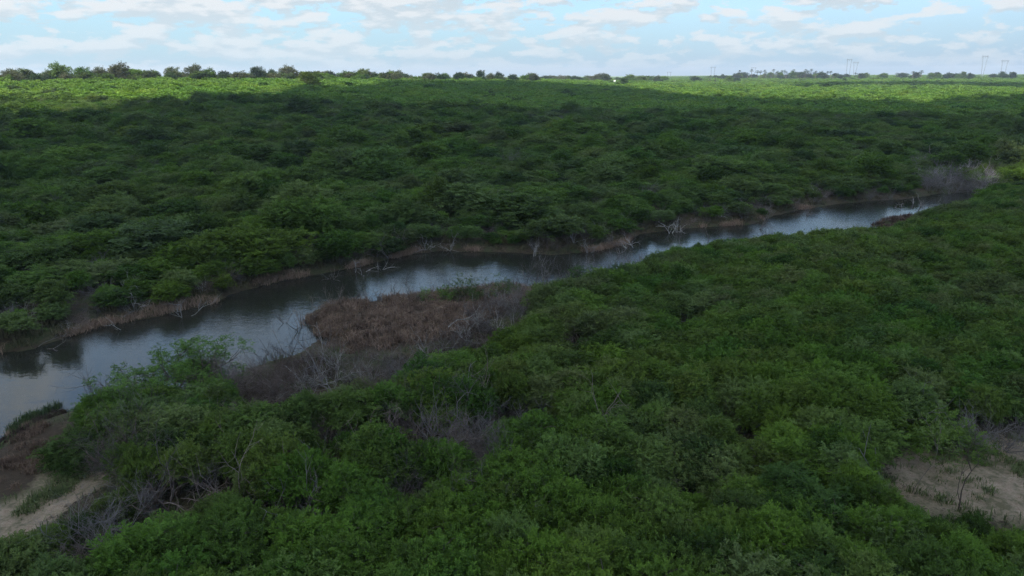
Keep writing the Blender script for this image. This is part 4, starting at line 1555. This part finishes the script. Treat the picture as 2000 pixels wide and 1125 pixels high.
# ------------------------------------------------------------------ pylons of the power line
def pylon(px, ptop, wpx, d, vshape, lab):
    x, y = far_xy(px, d)
    z = tz(x, y)
    H = CAMZ + (147.5 - 0.005 * (px - 1000) - ptop) / FPX * y * 1.02 - z
    Wd = wpx / FPX * y
    root = link('power_pylon', None, None, (x, y, z))
    tb, tt2 = (Wd * (0.10 if vshape else 0.32)), Wd * 0.42
    for sgn in (-1, 1):
        segs = []
        w = 0.55
        nb = 14
        for c1 in ((-w, -w), (w, -w), (w, w), (-w, w)):
            segs.append([sgn * tb + c1[0] * .5, c1[1] * .5, 0, sgn * tt2 + c1[0], c1[1], H * 0.97, 0.11, 0.11])
        for k in range(nb):
            f0, f1 = k / nb, (k + 1) / nb
            s_ = -1 if k % 2 else 1
            xa, xb = sgn * (tb + (tt2 - tb) * f0), sgn * (tb + (tt2 - tb) * f1)
            segs.append([xa - s_ * w * .8, -w * .8, H * f0 * .97, xb + s_ * w * .8, w * .8, H * f1 * .97, 0.1, 0.1])
        link('mast', mk_mesh('mast', *tubes(segs, 4), M_STEEL), root)
    segs = []
    for zz in (H * 0.94, H * 0.975):
        for yy in (-.5, .5):
            segs.append([-Wd * 0.62, yy, zz if zz > H * .95 else H * .97, Wd * 0.62, yy, zz if zz > H * .95 else H * .97, .15, .15])
            segs.append([-Wd * 0.42, yy, zz, Wd * 0.42, yy, zz, .15, .15])
    for k in range(16):
        xa, xb = -Wd * .6 + Wd * 1.2 * k / 16, -Wd * .6 + Wd * 1.2 * (k + 1) / 16
        za, zb = (H * .94, H * .975) if k % 2 else (H * .975, H * .94)
        segs.append([xa, 0, za, xb, 0, zb, .1, .1])
    for sgn in (-1, 1):
        segs.append([sgn * tt2, 0, H * .97, sgn * Wd * 0.5, 0, H * 1.03, .13, .1])
    link('crossarm', mk_mesh('crossarm', *tubes(segs, 4), M_STEEL), root)
    segs = []
    for xx in (-.55, 0, .55):
        segs.append([Wd * xx, 0, H * .95, Wd * xx, 0, H * .87, .12, .12])
    link('insulators', mk_mesh('insulators', *tubes(segs, 5), M_DOOR), root)
    tag(root, lab, 'power pylon', 'pylons of the power line on the right skyline')


pylon(1921, 112, 10.5, 1350, True, 'tall V shaped pylon, left one of the rightmost pair on the skyline')
pylon(1961, 120, 11.5, 1300, False, 'H shaped pylon nearest the right edge of the skyline')
pylon(1658, 118, 8.5, 1500, False, 'left pylon of the close pair behind the palms')
pylon(1671, 123, 9.0, 1650, True, 'right pylon of the close pair behind the palms')
pylon(1394, 132, 8.0, 1800, False, 'pylon rising above the two bushy palms')
pylon(1473, 133, 8.0, 1900, False, 'pylon at the left end of the palm row')
pylon(1309, 141, 7.0, 2100, False, 'small faint pylon left of all the palms')
pylon(1238, 144, 4.5, 2500, False, 'faintest and leftmost pylon on the skyline')

# ------------------------------------------------------------------ the white building on the plain
x, y = far_xy(1203, 640)
root = link('white_house', None, None, (x, y, tz(x, y) + 3.6))
root.scale = (0.24, 0.24, 0.24)
b = 3.0


def boxm(x0, x1, y0, y1, z0, z1):
    V = np.array([[x0, y0, z0], [x1, y0, z0], [x1, y1, z0], [x0, y1, z0], [x0, y0, z1], [x1, y0, z1], [x1, y1, z1], [x0, y1, z1]], float)
    F = np.array([[3, 2, 1, 0], [4, 5, 6, 7], [0, 1, 5, 4], [1, 2, 6, 5], [2, 3, 7, 6], [3, 0, 4, 7]])
    return V, F


link('wall', mk_mesh('wall', *boxm(-3, 3, -2.5, 2.5, -3, 2.6), M_WHITE), root)
Vr = np.array([[-3.4, -2.9, 2.602], [3.4, -2.9, 2.602], [3.4, 2.9, 2.602], [-3.4, 2.9, 2.602], [-3.4, 0, 3.7], [3.4, 0, 3.7]], float)
Fr = np.array([[0, 1, 5, 4], [2, 3, 4, 5], [3, 2, 1, 0], [3, 0, 4, 4], [1, 2, 5, 5]])
mr = bpy.data.meshes.new('roof')
mr.from_pydata(Vr.tolist(), [], [[0, 1, 5, 4], [2, 3, 4, 5], [3, 2, 1, 0], [3, 0, 4], [1, 2, 5]])
mr.materials.append(M_WHITE)
link('roof', mr, root)
link('door', mk_mesh('door', *boxm(-0.5, 0.5, -2.54, -2.503, -.5, 1.7), M_DOOR), root)
tag(root, 'tiny white building at the edge of the distant trees right of centre', 'building')

# ------------------------------------------------------------------ haze
hz = mk_mesh('haze', *boxm(-RMAX - 40, RMAX + 40, -RMAX - 40, RMAX + 40, -4.0, 75), None)
m, t = new_mat('haze_air')
pv = N(t, 'ShaderNodeVolumePrincipled')
pv.inputs['Color'].default_value = (0.80, 0.88, 0.97, 1)
pv.inputs['Density'].default_value = 0.00017
pv.inputs['Anisotropy'].default_value = 0.2
o_ = N(t, 'ShaderNodeOutputMaterial')
lk(t, pv.outputs[0], o_.inputs['Volume'])
hz.materials.append(m)
ho = link('haze', hz)
tag(ho, 'thin pale blue haze over the whole plain', 'haze', kind='stuff')
print('RMAX', RMAX, 'ground z', Z.min(), Z.max())
